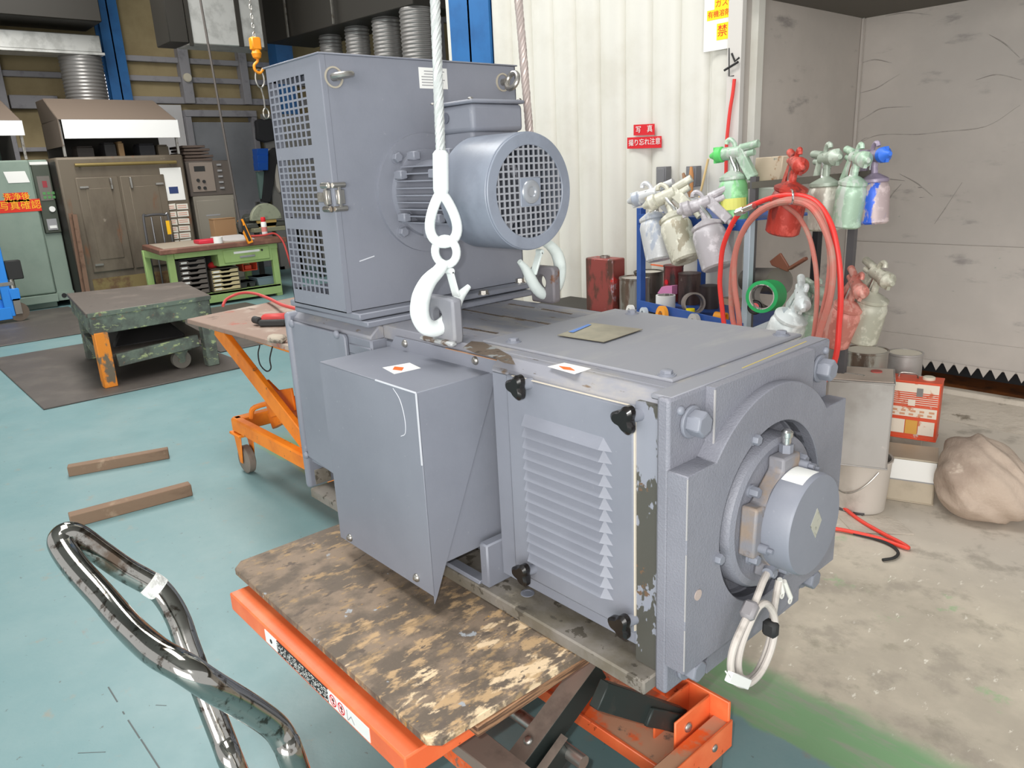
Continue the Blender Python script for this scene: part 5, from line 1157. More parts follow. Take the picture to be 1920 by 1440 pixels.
def band(x0p, y0p, y1p, s, size):
    x0 = PY(x0p, (y0p + y1p) / 2, 3.68).x; zc = PY(x0p, (y0p + y1p) / 2, 3.68).z; h = abs(PY(x0p, y0p, 3.68).z - PY(x0p, y1p, 3.68).z)
    bd_ = M().box(x0, xr, 3.6785, 3.68, zc - h / 2, zc + h / 2).build('yellow_band', YEL, ys)
    text(s, size, (x0 + .004, 3.678, zc), (1, 0, 0), (0, 0, 1), REDY, bd_, align='LEFT')
band(1340, 0, 18, 'ガス使', .039); band(1326, 21, 40, '有機溶剤', .034); band(1344, 45, 76, '禁', .060)
# small wall boxes, bracket
for k, (a, b, c, d) in enumerate(((1230, 313, 1248, 346), (1286, 312, 1304, 350))):
    P0 = PY(a, b, 3.66); P1 = PY(c, d, 3.66)
    tag(M().box(P0.x, P1.x, 3.66, 3.715, P1.z, P0.z).box(P0.x + .01, P1.x - .01, 3.655, 3.66, P1.z + .01, P0.z - .01).build('wall_box', mat('dark_grey_box', (122, 122, 124), .5), bev=.003), ['plain dark grey box on white siding above left end of blue rack', 'dark grey box on white siding behind the paint brushes'][k].replace('left end', 'end'), 'box')
tag(M().tube(smooth_path([PY(a, b, Y) for a, b, Y in ((1377, 148, 3.60), (1374, 175, 3.60), (1369, 205, 3.60), (1365, 240, 3.60), (1362, 275, 3.60), (1361, 330, 3.6), (1358, 420, 3.58))], 6), .009, 10).build('red_air_hose', mat('red_hose', (226, 58, 52), .45)), 'red air hose hanging down along pale plywood board', 'hose')
tag(M().tube(smooth_path([PY(a, b, 3.6) for a, b in ((1358, 132), (1366, 127), (1376, 121), (1384, 116))], 4), .006, 8).tube([PY(a, b, 3.6) for a, b in ((1372, 100), (1378, 115), (1386, 108))], .005, 6).tube([PY(a, b, 3.6) for a, b in ((1367, 90), (1367, 143), (1376, 142))], .003, 6).build('hose_bracket', LABELK), 'small dark wire bracket on booth edge above red hose', 'bracket')

# ---- blue rack, its plane turned a little towards the lens
RO = PY(1197, 480, 3.25); RO.z = 0
ra_ = Vector((.964, -.267, 0)); rb_ = Vector((.267, .964, 0))
def PR(px, py, off=0.0):
    d = ray(px, py); t = ((RO - EYE).dot(rb_) + off) / d.dot(rb_); return EYE + d * t
def RK(p): return ((p - RO).dot(ra_), (p - RO).dot(rb_), p.z)
def RB(m, s0, s1, o0, o1, z0, z1):
    f = lambda s, o, z: RO + ra_ * s + rb_ * o + Vector((0, 0, z))
    return m.hexa([f(s0, o0, z0), f(s1, o0, z0), f(s1, o1, z0), f(s0, o1, z0), f(s0, o0, z1), f(s1, o0, z1), f(s1, o1, z1), f(s0, o1, z1)])
def F(s, o, z): return RO + ra_ * s + rb_ * o + Vector((0, 0, z))
BLU = mat('blue_rack_paint', (48, 86, 158), .45, 0, [((40, 72, 140), 4, .5, .7), ((120, 120, 124), 20, .70, .73)])
s_r = RK(PR(1398, 500))[0]; z_up = RK(PR(1215, 402))[2]; z_lo = RK(PR(1215, 566))[2]
rk = thing('steel_rack', 'blue steel rack with tapes and spray guns in front of white siding', 'rack', RO)
for s, o, m_, zz in ((-.018, 0, BLU, z_up + .03), (-.018, .42, BLU, z_up + .03)):
    RB(M(), s, s + .036, o, o + .036, 0, zz).build('post', m_, rk, bev=.002)
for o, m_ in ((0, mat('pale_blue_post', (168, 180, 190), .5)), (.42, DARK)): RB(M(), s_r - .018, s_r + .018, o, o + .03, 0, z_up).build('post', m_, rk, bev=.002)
RB(RB(M(), 0, s_r, 0, .45, z_up - .006, z_up), 0, s_r, -.004, 0, z_up - .05, z_up).build('upper_shelf', BLU, rk, bev=.001)
RB(RB(M(), 0, s_r, 0, .45, z_lo - .04, z_lo - .034), 0, s_r, -.006, 0, z_lo - .05, z_lo).build('lower_shelf', BLU, rk, bev=.001)
RB(RB(M(), 0, s_r, 0, .45, .2, .206), 0, s_r, -.004, 0, .17, .206).build('bottom_shelf', BLU, rk)
zl = z_lo - .034; zu = z_up
def on(px, py, off): p = PR(px, py, off); return p
def upright(px, off, z, r, h, m_, name, label, cat, prof=None, n=24, group=None):
    s = RK(PR(px, 560, off))[0]; c = F(s, off, z)
    return tag(M().lathe(prof or [(r, 0), (r, h)], c, (0, 0, 1), n).build(name, m_), label, cat, group), c
# lower shelf contents
def pipe_at(c, axis, ro, ri, w, name, m_, label, cat='tape roll', core=None):
    a = Vector(axis).normalized() * (w / 2)
    o = M().pipe(c - a, c + a, ro, ri, 36).build(name, m_); tag(o, label, cat)
    if core: M().pipe(c - a * 1.02, c + a * 1.02, ri, ri - .004, 32).build('core', core, o)
    return o
CORE = mat('printed_core', (190, 186, 180), .7, 0, [((120, 116, 112), 30, .5, .52, (1, 1, .2))])
c = on(1248, 560, .07); c.z = zl + .036; pipe_at(c, (0, 0, 1), .052, .044, .07, 'white_tape_roll', PAPER, 'white tape roll lying on lower shelf of blue rack', core=CORE)
c = on(1300, 556, .08); c.z = zl + .055; pipe_at(c, EYE + Vector((.8, .2, 0)) - c, .055, .046, .085, 'grey_tape_roll', mat('taupe_tape', (140, 130, 124), .6), 'grey-brown tape roll standing on edge on lower shelf of blue rack')
c = on(1437, 553, .02); c.z = on(1437, 555, .02).z; gr_ = pipe_at(c, (EYE + Vector((-1.1, .1, -.3))) - c, .070, .055, .13, 'green_tape_roll', mat('green_tape', (40, 172, 96), .5), 'bright green tape roll beside pale blue rack post', core=CORE)
upright(1295, .025, zl, .022, .04, YEL, 'yellow_cap', 'yellow plastic cap in front of grey-brown tape roll', 'cap')
c = on(1352, 580, .05); c.z = zl + .024; pipe_at(c, ra_ + rb_ * .3, .024, .016, .06, 'orange_tape_roll', mat('orange_tape', (246, 160, 34), .5), 'small orange tape roll lying on lower shelf behind hose coil')
c = on(1246, 545, .16); M_ = M().hexa([c + Vector(v) for v in ((-.05, 0, -.02), (.05, 0, -.02), (.05, .05, -.02), (-.05, .05, -.02), (-.02, 0, .02), (.05, 0, .03), (.05, .05, .03), (-.02, .05, .02))]); tag(M_.build('pink_paper', mat('pink_paper', (236, 150, 196), .7)), 'folded pink paper behind white tape roll on rack', 'paper')
for k, (px, r, h_, cc, lab_) in enumerate(((1262, .055, .20, (140, 62, 62), 'maroon paint-splashed tin at back of lower rack shelf'), (1292, .06, .17, (84, 64, 60), 'dark brown paint tin behind grey-brown tape roll'), (1330, .05, .12, (60, 50, 50), 'small dark paint tin below third hanging spray gun'))):
    o, c = upright(px, .25, zl, r, h_, mat('splashed_tin_%d' % k, cc, .45, .2, [((60, 50, 46), 10, .5, .6, (1, 1, .3)), ((196, 180, 168), 14, .62, .68, (1, 1, .4))]), 'paint_tin', lab_, 'tin', [(r, 0), (r, h_ * .95), (r * 1.04, h_ * .96), (r * 1.04, h_), (r * .9, h_)])
    if k == 0: M().cyl(c + rb_ * -.057 + Vector((.01, 0, .11)), c + rb_ * -.060 + Vector((.01, 0, .11)), .014, n=14).build('red_spot', RED, o)
c = on(1383, 560, .12); tag(M().hexa([c + Vector(v) for v in ((-.09, -.02, -.03), (.05, -.05, -.03), (.08, .02, -.03), (-.06, .05, -.03), (-.09, -.02, .0), (.05, -.05, .0), (.08, .02, .0), (-.06, .05, .0))]).build('cardboard_flat', mat('printed_card', (170, 150, 130), .7, 0, [((70, 60, 54), 20, .6, .62)])), 'flattened printed card on lower rack shelf behind hoses', 'card')
# rolls hung along the shelf lip
for k, (px, py, ro, cc, lab_) in enumerate(((1182, 584, .036, (226, 226, 222), 'white tape ring hung at end of lower rack lip'), (1207, 588, .034, (190, 200, 208), 'pale blue tape ring hung on lower rack lip'), (1241, 592, .052, (238, 158, 52), 'orange tape ring hung on lower rack lip'), (1301, 606, .048, (170, 168, 166), 'grey tape ring hung on lower rack lip'))):
    c = on(px, py, -.03 - (.03 if k == 0 else 0)); pg = pipe_at(c, rb_ + Vector((.2, .0, -.12)), ro, ro * .48, .022, 'tape_ring', mat('ring_%d' % k, cc, .6), lab_)
    M().cyl(c - rb_ * .005 + Vector((0, 0, ro * .4)), c + rb_ * .035 + Vector((0, 0, ro * .4)), .005, n=8).build('peg', STEEL, pg)
# pot lying on its side, scrapers, box behind the hose coil
c0 = on(1405, 525, .20); c1 = on(1462, 528, .10)
tag(M().lathe([(.058, 0), (.06, .004), (.06, (c1 - c0).length - .004), (.063, (c1 - c0).length), (.055, (c1 - c0).length - .003)], c0, c1 - c0, 28).build('steel_pot', mat('dull_pot', (112, 106, 98), .45, .3)), 'dull grey pot lying on its side behind green tape roll', 'pot')
a_ = on(1440, 482, .12); b_2 = on(1475, 508, .12)
tag(M().prism([on(1442, 490, .1), on(1462, 474, .1), on(1478, 500, .1), on(1476, 510, .1), on(1446, 498, .1)], rb_ * .012).bar(on(1480, 504, .1), on(1512, 484, .1), .022, .014).build('wooden_scraper', mat('dark_wood', (116, 70, 52), .6), bev=.003), 'dark wooden scraper lying above dull grey pot', 'scraper')
# upper shelf: brush pot and brushes
s = RK(PR(1300, 360, .12))[0]; cpt = F(s, .12, zu)
tag(M().lathe([(.030, 0), (.034, .08), (.036, .082), (.032, .078)], cpt, (0, 0, 1), 20).build('brush_pot', PAPER), 'white pot holding paint brushes on upper shelf of blue rack', 'pot')
WOODM = mat('brush_wood', (190, 132, 80), .6); DWOOD = mat('worn_brush_wood', (150, 112, 84), .6)
for k, (px, py, m_, lab_) in enumerate(((1296, 313, WOODM, 'paint brush with orange wooden handle in white pot'), (1281, 325, DWOOD, 'paint brush with worn brown handle leaning in white pot'), (1328, 298, mat('pale_stick', (226, 196, 140), .6), 'long pale wooden stick leaning behind white pot'))):
    tp_ = PR(px, py, .14); bt = cpt + Vector((.008 * (k - 1), .01 * k, .02)); d = (tp_ - bt)
    o = M().tube([bt + d * .25, bt + d * .6, bt + d * .8, tp_], [.006, .010, .013, .007] if k < 2 else [.006] * 4, 10).build('paint_brush' if k < 2 else 'wooden_stick', m_); tag(o, lab_, 'brush' if k < 2 else 'stick')
    if k < 2: M().bar(bt, bt + d * .3, .020, .008).build('ferrule', STEEL, o)

# ---- rail stand for the guns
r0 = PR(1405, 348, .04); r1 = PR(1632, 327, .04)
rs_ = thing('gun_rail', 'dark steel rail stand holding the upper spray guns beside booth', 'rail', (r0.x, r0.y, 0))
M().bar(r0, r1, .02, .028).build('rail', mat('dark_rail', (92, 88, 80), .5, .2), rs_)
q0 = PR(1440, 640, .06); q1 = PR(1640, 575, .06)
M().bar(q0, q1, .02, .025).build('lower_rail', MATS['dark_rail'], rs_)
for px in (1415, 1606):
    t_ = PR(px, 340, .045 if px < 1500 else .13); M().box(t_.x - .014, t_.x + .014, t_.y - .014, t_.y + .014, .01, t_.z + .02).box(t_.x - .15, t_.x + .15, t_.y - .03, t_.y + .03, 0, .012).build('post', mat('dark_post', (84, 82, 84), .5), rs_)
bx0 = PR(1408, 385, .10); bx1 = PR(1468, 352, .10)
M().box(bx0.x, bx1.x, bx0.y, bx0.y + .05, bx0.z, bx1.z).build('grey_bracket', mat('grey_bracket', (176, 180, 170), .5), rs_, bev=.006)
cbx = [PR(a, b, .12) for a, b in ((1412, 342), (1462, 338), (1468, 292), (1416, 296))]
tag(M().prism(cbx, rb_ * .08).build('paint_stained_box', mat('stained_carton', (188, 172, 150), .7, 0, [((150, 112, 80), 8, .56, .62), ((120, 130, 124), 14, .62, .66)]), bev=.004), 'paint-stained carton between green and red spray guns', 'carton')

# ---- spray guns
def gmat(k, c, spots=None): return mat('gun_' + k, c, .45, .15, [((min(255, c[0] + 30), min(255, c[1] + 30), min(255, c[2] + 30)), 18, .5, .62)] + ([(spots, 9, .56, .60, (1, 1, .35))] if spots else []), [(90, .15, .002)])
def gun(label, bpx, cpx, off, fwd, cup, body, wide=1.0, off2=None, label_c=None, extra=None, k=1.0):
    b0 = PR(*bpx, off); c0 = PR(*cpx, off if off2 is None else off2)
    z = (b0 - c0); Ls = z.length / .22; z.normalize(); x = Vector(fwd); x = (x - z * x.dot(z)).normalized(); y = z.cross(x)
    T = Matrix((x, y, z)).transposed().to_4x4() * 1.0; T.translation = b0
    S = T @ Matrix.Diagonal((Ls * k, Ls * k, Ls, 1))
    g = thing('spray_gun', label, 'spray gun', c0, 'spray guns on the racks')
    w = wide
    M().lathe([(.040 * w, -.22), (.047 * w, -.214), (.049 * w, -.12), (.049 * w, -.105), (.043 * w, -.088), (.040 * w, -.084)], (0, 0, 0), (0, 0, 1), 28).xf(S).build('cup', cup, g)
    M().lathe([(.043 * w, -.086), (.046 * w, -.083), (.046 * w, -.074), (.040 * w, -.070), (.020, -.058), (.011, -.054), (.010, -.012)], (0, 0, 0), (0, 0, 1), 28).xf(S).build('lid', body, g)
    bm = M().lathe([(.012, -.035), (.019, -.03), (.021, .03), (.018, .034)], (0, 0, 0), (1, 0, 0), 16)
    bm.lathe([(.007, -.018), (.012, -.012), (.012, -.03), (.0, -.03)], (0, 0, 0), (0, 0, 1), 12)
    bm.tube(smooth_path([(-.012, 0, .014), (-.008, 0, .030), (.004, 0, .042), (.016, 0, .040), (.020, 0, .030)], 4), .0075, 8)
    bm.xf(S).build('gun_body', body, g)
    M().lathe([(.020, .032), (.025, .036), (.025, .054), (.015, .064), (.007, .080)], (0, 0, 0), (1, 0, 0), 18).box(.05, .066, -.005, .005, .013, .025).box(.05, .066, -.005, .005, -.025, -.013).xf(S).build('air_cap', extra or body, g)
    M().bar((-.022, 0, .008), (-.072, 0, -.085), .024, .032, (1, 0, .3)).xf(S).build('grip', body, g, bev=.004)
    for ka, kb, kr, kn in (((-.030, 0, .012), (-.092, 0, .018), .012, 'knob'), ((-.03, 0, -.010), (-.078, 0, -.006), .010, 'knob'), ((-.070, 0, -.084), (-.078, 0, -.108), .010, 'air_inlet')): M().cyl(ka, kb, kr, n=12).xf(S).build(kn, body, g)
    M().tube(smooth_path([(.004, .012, .012), (-.004, .012, -.02), (-.016, .008, -.055), (-.004, .008, -.074)], 4), .0055, 8).tube(smooth_path([(.004, -.012, .012), (-.004, -.012, -.02), (-.016, -.008, -.055), (-.004, -.008, -.074)], 4), .0055, 8).xf(S).build('trigger', BRIGHT, g)
    if label_c:
        lm = M(); 
        dl = S.inverted() @ EYE; ac = atan2(dl.y, dl.x)
        for j in range(8):
            a0 = ac + radians(-56 + j * 14); a1 = a0 + radians(14); r = .0498 * w
            lm.quad([(r * cos(a0), r * sin(a0), -.178), (r * cos(a1), r * sin(a1), -.178), (r * cos(a1), r * sin(a1), -.142), (r * cos(a0), r * sin(a0), -.142)], .0006)
        lb_ = lm.xf(S).build('tape_label', label_c, g)
    return g
AL = ra_ * -1; AR = ra_
toE = -rb_
sil = gmat('silver', (206, 208, 210), (178, 186, 200)); crm = gmat('cream', (206, 204, 188), (166, 158, 138)); gry = gmat('grey', (178, 174, 178)); grn = gmat('bright_green', (134, 200, 138), (170, 206, 178)); paleg = gmat('pale_green', (158, 184, 162), (186, 196, 186))
redg = gmat('red', (178, 58, 46), (136, 50, 44)); whi = gmat('dirty_white', (198, 196, 184), (168, 162, 150)); blug = gmat('blue_splashed', (176, 158, 158), (48, 96, 206)); redp = gmat('dusty_red', (186, 116, 104), (200, 148, 136)); dst = gmat('dusty', (170, 168, 152)); gbody = gmat('grey_green', (156, 168, 154))
VG = mat('vivid_green_tip', (96, 206, 108), .45); VB = mat('vivid_blue_tip', (52, 110, 214), .45)
gun('white-silver spray gun hung first on blue rack with tilted cup', (1217, 366), (1238, 488), -.075, AL + toE * .5, sil, sil, 1.0)
gun('cream spray gun hung second on blue rack', (1249, 368), (1288, 489), -.085, AL + toE * .6, crm, crm, 1.0)
gun('plain grey spray gun hung third on blue rack beside hose coil', (1314, 382), (1347, 503), -.095, AL + toE * .7, gry, gry, 1.10)
gun('bright green spray gun with yellow tape label on its cup', (1373, 287), (1376, 418), .03, AL + toE * .3, grn, paleg, .95, label_c=mat('yellow_tape', (226, 226, 120), .6), extra=VG)
gun('red spray gun with red cup behind top of hose coil', (1493, 306), (1466, 438), -.14, AR + toE * .6, redg, redg, 1.12)
gun('dirty white spray gun next to the red one on upper rail', (1551, 297), (1547, 432), .03, AR + toE * .4, whi, gbody, 1.1)
gun('pale green spray gun between white and blue-splashed guns', (1608, 296), (1585, 426), -.02, AR + toE * .5, paleg, paleg, .98)
gun('blue-splashed spray gun at end of upper rail', (1640, 293), (1638, 420), .05, AR + toE * .3, blug, gmat('mauve', (140, 128, 146)), .98, extra=VB)
gun('shiny silver spray gun on lower rail inside hose coil', (1502, 556), (1452, 662), -.06, AR + toE * .7, gmat('bright_silver', (214, 222, 222)), gmat('bright_silver', (214, 222, 222)), 1.15)
gun('pale green spray gun low behind shiny silver gun', (1532, 545), (1516, 650), .03, AR + toE * .4, paleg, gbody, 1.0)
gun('dusty red spray gun on lower rail outside hose coil', (1606, 535), (1562, 645), -.04, AR + toE * .6, redp, redp, 1.05)
gun('dust-covered spray gun at end of lower rail above round tins', (1648, 516), (1613, 640), .04, AR + toE * .4, dst, dst, 1.05)

# ---- coil of red hose hung on a wire hook
HR1 = mat('red_hose', (196, 54, 46), .45); HR2 = mat('dusty_red_hose', (186, 112, 100), .6, 0, [((176, 130, 116), 12, .5, .65), ((206, 84, 74), 5, .5, .7)])
def coil(loops, off):
    pts = []
    for lo in loops: pts += [PR(a, b, off + o_) for a, b, o_ in lo]
    return pts
L1 = [(1352, 560, -.19), (1351, 505, -.19), (1358, 455, -.19), (1385, 402, -.19), (1432, 376, -.19), (1480, 366, -.2), (1526, 376, -.2), (1556, 416, -.2), (1570, 470, -.2), (1576, 530, -.2), (1574, 600, -.19), (1560, 690, -.18), (1500, 760, -.17), (1430, 770, -.17), (1375, 700, -.18)]
L2 = [(1374, 600, -.21), (1372, 520, -.21), (1384, 455, -.21), (1412, 405, -.21), (1450, 382, -.21), (1490, 374, -.22), (1528, 388, -.22), (1548, 430, -.22), (1557, 480, -.22), (1553, 540, -.22), (1540, 600, -.21), (1525, 680, -.2), (1480, 730, -.19), (1430, 730, -.19), (1390, 670, -.2)]
L3 = [(1386, 600, -.23), (1377, 530, -.23), (1380, 470, -.23), (1402, 420, -.23), (1440, 388, -.23), (1485, 378, -.24), (1524, 392, -.24), (1552, 445, -.24), (1562, 500, -.24), (1556, 560, -.24), (1538, 620, -.23), (1515, 690, -.22), (1470, 740, -.22), (1420, 730, -.22), (1398, 660, -.22)]
hA = thing('air_hose_coil', 'coil of dusty red air hose hung on wire hook in front of red spray gun', 'hose', PR(1460, 760, -.2))
M().tube(smooth_path(coil([L2, L3], 0), 6, True), .0115, 10, closed=True).build('dusty_hose', HR2, hA)
M().tube(smooth_path(coil([L1], 0), 8, True), .0105, 10, closed=True).build('bright_hose', HR1, hA)
M().tube(smooth_path([PR(a, b, -.20) for a, b in ((1470, 384), (1500, 410), (1522, 460), (1532, 540), (1524, 640), (1500, 720))], 6), .009, 10).build('inner_hose', HR2, hA)
cn0 = PR(1380, 400, -.215); cn1 = PR(1414, 386, -.215)
M().cyl(cn0, cn1, .012, n=14).cyl(cn0 + (cn1 - cn0) * .1, cn0 + (cn1 - cn0) * .45, .016, n=6).build('hose_coupling', BRIGHT, hA)
hk_ = M().tube(smooth_path([PR(a, b, o_) for a, b, o_ in ((1478, 352, .05), (1480, 355, -.12), (1486, 358, -.24), (1487, 372, -.265), (1484, 382, -.25), (1470, 381, -.22))], 5), .004, 8).build('wire_hook', BRIGHT); tag(hk_, 'bent bright wire hook carrying the red hose coil', 'hook')
c = on(1416, 577, -.02); tag(M().lathe([(.030, 0), (.032, .004), (.032, .02), (.028, .024)], c, EYE + Vector((-.4, 0, .4)) - c, 24).build('black_disc', BLACK), 'round black disc with red and blue print beside hose coil', 'disc')
lid = bpy.data.objects['black_disc']; d_ = (EYE + Vector((-.4, 0, .4)) - c).normalized()
M().lathe([(.018, .0245), (.018, .0255)], c, d_, 18).build('red_print', mat('rose_print', (214, 92, 92), .6), lid)
c = on(1432, 608, -.10); tag(M().prism([on(1402, 618, -.1), on(1470, 590, -.1), on(1466, 578, -.1), on(1476, 600, -.1), on(1440, 628, -.1), on(1404, 630, -.1)], rb_ * .03).build('metal_chute', mat('pale_blue_metal', (176, 186, 190), .5)), 'pale blue-grey metal sheet below green tape roll', 'sheet')

# ---- tins left of the rack on a low stand
zst = PY(1120, 578, 3.45).z
stn = thing('paint_stand', 'low stand against white siding carrying the paint tins', 'stand', (-3.1, 3.5, 0))
M().box(-3.55, -2.62, 3.30, 3.68, zst - .04, zst).build('stand_top', OVEND, stn)
for x in (-3.5, -2.68):
    for y in (3.34, 3.64): M().box(x - .02, x + .02, y - .02, y + .02, 0, zst - .04).build('leg', OVEND, stn)
P0 = PY(1097, 480, 3.36); P1 = PY(1150, 575, 3.36)
sq = M().hexa([(P0.x, 3.36, zst), (P1.x, 3.36, zst), (P1.x, 3.47, zst), (P0.x, 3.47, zst), (P0.x, 3.36, P0.z - .01), (P1.x, 3.36, P0.z - .01), (P1.x, 3.47, P0.z - .01), (P0.x, 3.47, P0.z - .01)]).build('square_tin', mat('red_splashed_tin', (150, 72, 66), .45, .2, [((92, 62, 52), 7, .5, .6, (1, 1, .4)), ((186, 176, 188), 10, .58, .64, (1, 1, .5)), ((206, 60, 56), 8, .6, .66)]), bev=.006); tag(sq, 'tall square tin splashed with red paint beside blue rack post', 'tin')
M().pipe(((P0.x + P1.x) / 2, 3.415, P0.z - .012), ((P0.x + P1.x) / 2, 3.415, P0.z + .002), .03, .024, 20).build('rim', STEEL, sq)
def tin_at(px, pyt, Y, r, label, c, top):
    t = PY(px, pyt, Y)
    o = M().lathe([(r, 0), (r, t.z - zst - .012), (r * 1.03, t.z - zst - .01), (r * 1.03, t.z - zst), (r * .94, t.z - zst), (r * .94, t.z - zst - .012), (0, t.z - zst - .012)], (t.x, t.y, zst), (0, 0, 1), 28, cap=False).build('round_tin', c); tag(o, label, 'tin')
    M().lathe([(r * .93, t.z - zst - .008), (r * .93, t.z - zst - .007)], (t.x, t.y, zst), (0, 0, 1), 28).build('tin_lid', top, o); return o
drip = mat('dripped_tin', (170, 168, 160), .3, .6, [((120, 104, 92), 8, .5, .6, (1, 1, .3)), ((208, 204, 196), 10, .6, .66, (1, 1, .4))])
tin_at(1190, 519, 3.42, .088, 'shiny round paint tin standing in front of rack post', drip, mat('paint_skin', (196, 190, 178), .5))
tin_at(1216, 508, 3.56, .085, 'dark round paint tin behind shiny tin', mat('dark_tin', (92, 88, 80), .4, .4, [((60, 54, 50), 8, .5, .6)]), mat('paint_skin', (196, 190, 178), .5))
tag(M().bar(PY(1222, 496, 3.50), PY(1252, 500, 3.47), .018, .006).bar(PY(1252, 500, 3.47), PY(1251, 540, 3.47), .018, .006, (0, 1, 0)).build('orange_strip', ORANGE), 'bent orange strip standing beside maroon tin', 'strip')

# ---- cans, bucket and sack by the booth
def face(px, py, D):
    p = PD(px, py, D); d = Vector((p.x, p.y, 0)).normalized(); r = Vector((d.y, -d.x, 0)); return p, r, d
def tinbox(name, label, pl, pr_, pt, z0, D, dep, m_, yaw=0.0, cat='can'):
    pm = (pl + pr_) / 2; p, r, d = face(pm, pt, D)
    if yaw: r = Matrix.Rotation(yaw, 3, 'Z') @ r; d = Matrix.Rotation(yaw, 3, 'Z') @ d
    w = (pr_ - pl) / FOC * D / 2; h1 = p.z
    b = Vector((p.x, p.y, 0))
    K = [b - r * w, b + r * w, b + r * w + d * dep, b - r * w + d * dep]
    t = thing(name, label, cat, (b.x, b.y, z0))
    M().hexa([q + Vector((0, 0, z0)) for q in K] + [q + Vector((0, 0, h1)) for q in K]).build('body', m_, t, bev=.008, seg=2)
    for za, zb in ((z0, z0 + .006), (h1 - .006, h1 + .0015)):
        K2 = [b - r * (w + .002) - d * .002, b + r * (w + .002) - d * .002, b + r * (w + .002) + d * (dep + .002), b - r * (w + .002) + d * (dep + .002)]
        M().hexa([q + Vector((0, 0, za)) for q in K2] + [q + Vector((0, 0, zb)) for q in K2]).build('rim', m_, t, bev=.002)
    return t, b, r, d, w, z0, h1
OLD = mat('dull_tinplate', (172, 168, 164), .45, .35, [((150, 144, 138), 3, .45, .7), ((196, 190, 184), 6, .62, .7)])
bkp = PZ(1603, 965, 0); bkz = .235
bk = tag(M().lathe([(.100, 0), (.104, .004), (.116, bkz - .01), (.121, bkz - .008), (.121, bkz), (.112, bkz), (.110, bkz - .03), (0, bkz - .04)], bkp + Vector((-.03, .10, 0)), (0, 0, 1), 32, cap=False).build('white_bucket', mat('grimy_white_plastic', (196, 188, 178), .6, 0, [((160, 152, 142), 4, .5, .7)])), 'grimy white bucket on floor under big square tin', 'bucket')
bc = bkp + Vector((-.03, .10, 0))
M().tube(smooth_path([bc + Vector((.122 * cos(a), .122 * sin(a), bkz - .03 - .12 * sin((a + 2.9) * 1.12) if False else bkz - .03 - .11 * max(0, sin((a - radians(-165)) / radians(130) * pi)))) for a in [radians(-165 + 130 * k / 10) for k in range(11)]], 3), .003, 6).build('bail_handle', STEEL, bk)
T, b, r, d, w, z0, h1 = tinbox('square_can', 'big dull square tin with dusty top standing on white bucket', 1556, 1672, 716, bkz, 3.03, .235, OLD)
M().quad([b - r * w * .96 + d * .01 + Vector((0, 0, h1 + .0016)), b + r * w * .96 + d * .01 + Vector((0, 0, h1 + .0016)), b + r * w * .96 + d * .22 + Vector((0, 0, h1 + .0016)), b - r * w * .96 + d * .22 + Vector((0, 0, h1 + .0016))], .002).build('dusty_top', mat('dust_pinkish', (206, 190, 176), .9), T)
c = b + r * w * .45 + d * .16 + Vector((0, 0, h1)); M().cyl(c, c + Vector((0, 0, .008)), .022, n=20).build('red_cap', mat('dull_red_cap', (190, 92, 84), .6), T)
c = b - r * w * .3 + d * .09 + Vector((0, 0, h1 + .004)); M().tube(smooth_path([c - r * .05, c - r * .04 + d * .02, c + r * .04 + d * .0, c + r * .05 - d * .012], 4), .003, 6).build('wire_handle', STEEL, T)
zt2 = .225
T, b, r, d, w, z0, h1 = tinbox('square_can', 'low square tin with white label below red thinner can', 1657, 1752, 860, 0.001, 3.26, .18, mat('buff_tinplate', (190, 178, 158), .5, .2, [((170, 158, 140), 4, .5, .7)]))
top2 = h1
M().quad([b - r * w * .94 - d * .003 + Vector((0, 0, h1 * .52)), b + r * w * .98 - d * .003 + Vector((0, 0, h1 * .52)), b + r * w * .98 - d * .003 + Vector((0, 0, h1 * .97)), b - r * w * .94 - d * .003 + Vector((0, 0, h1 * .97))], .0015).build('white_label', PAPER, T)
M().quad([b - r * w * .94 - d * .005 + Vector((0, 0, h1 * .50)), b + r * w * .98 - d * .005 + Vector((0, 0, h1 * .50)), b + r * w * .98 - d * .005 + Vector((0, 0, h1 * .525)), b - r * w * .94 - d * .005 + Vector((0, 0, h1 * .525))], .001).build('label_line', LABELG, T)
T, b, r, d, w, z0, h1 = tinbox('thinner_can', 'orange-red and white thinner can standing on low square tin', 1673, 1760, 716, top2 + .001, 3.40, .11, mat('orange_red_litho', (222, 84, 50), .45, .1, [((210, 120, 92), 5, .5, .7), ((206, 190, 178), 16, .62, .67)]), yaw=-.10)
def decal(u0, u1, v0, v1, m_, nm='decal', lift=.003):
    H = h1 - z0; o = -d * lift
    return M().quad([b + r * w * u0 + o + Vector((0, 0, z0 + H * v0)), b + r * w * u1 + o + Vector((0, 0, z0 + H * v0)), b + r * w * u1 + o + Vector((0, 0, z0 + H * v1)), b + r * w * u0 + o + Vector((0, 0, z0 + H * v1))], .001).build(nm, m_, T)
CRE = mat('cream_litho', (228, 214, 196), .5, 0, [((206, 130, 92), 16, .58, .62)]); OCH = mat('ochre_litho', (214, 158, 70), .5)
decal(-.94, .94, .82, .97, CRE, 'cream_band'); decal(-.94, .94, .40, .56, CRE, 'lettering_band'); decal(-.94, -.25, .10, .34, CRE, 'cream_panel'); decal(-.22, .25, .10, .34, OCH, 'ochre_panel'); decal(.28, .9, .10, .34, CRE, 'cream_panel')
for k in range(6): decal(-.9, .94, .615 + k * .035, .627 + k * .035, CRE, 'stripe')
decal(-.2, .08, .59, .70, CRE, 'white_mark', .004); decal(.1, .34, .76, .90, mat('grey_scuff', (126, 122, 118), .6), 'grey_scuff', .005)
m = M()
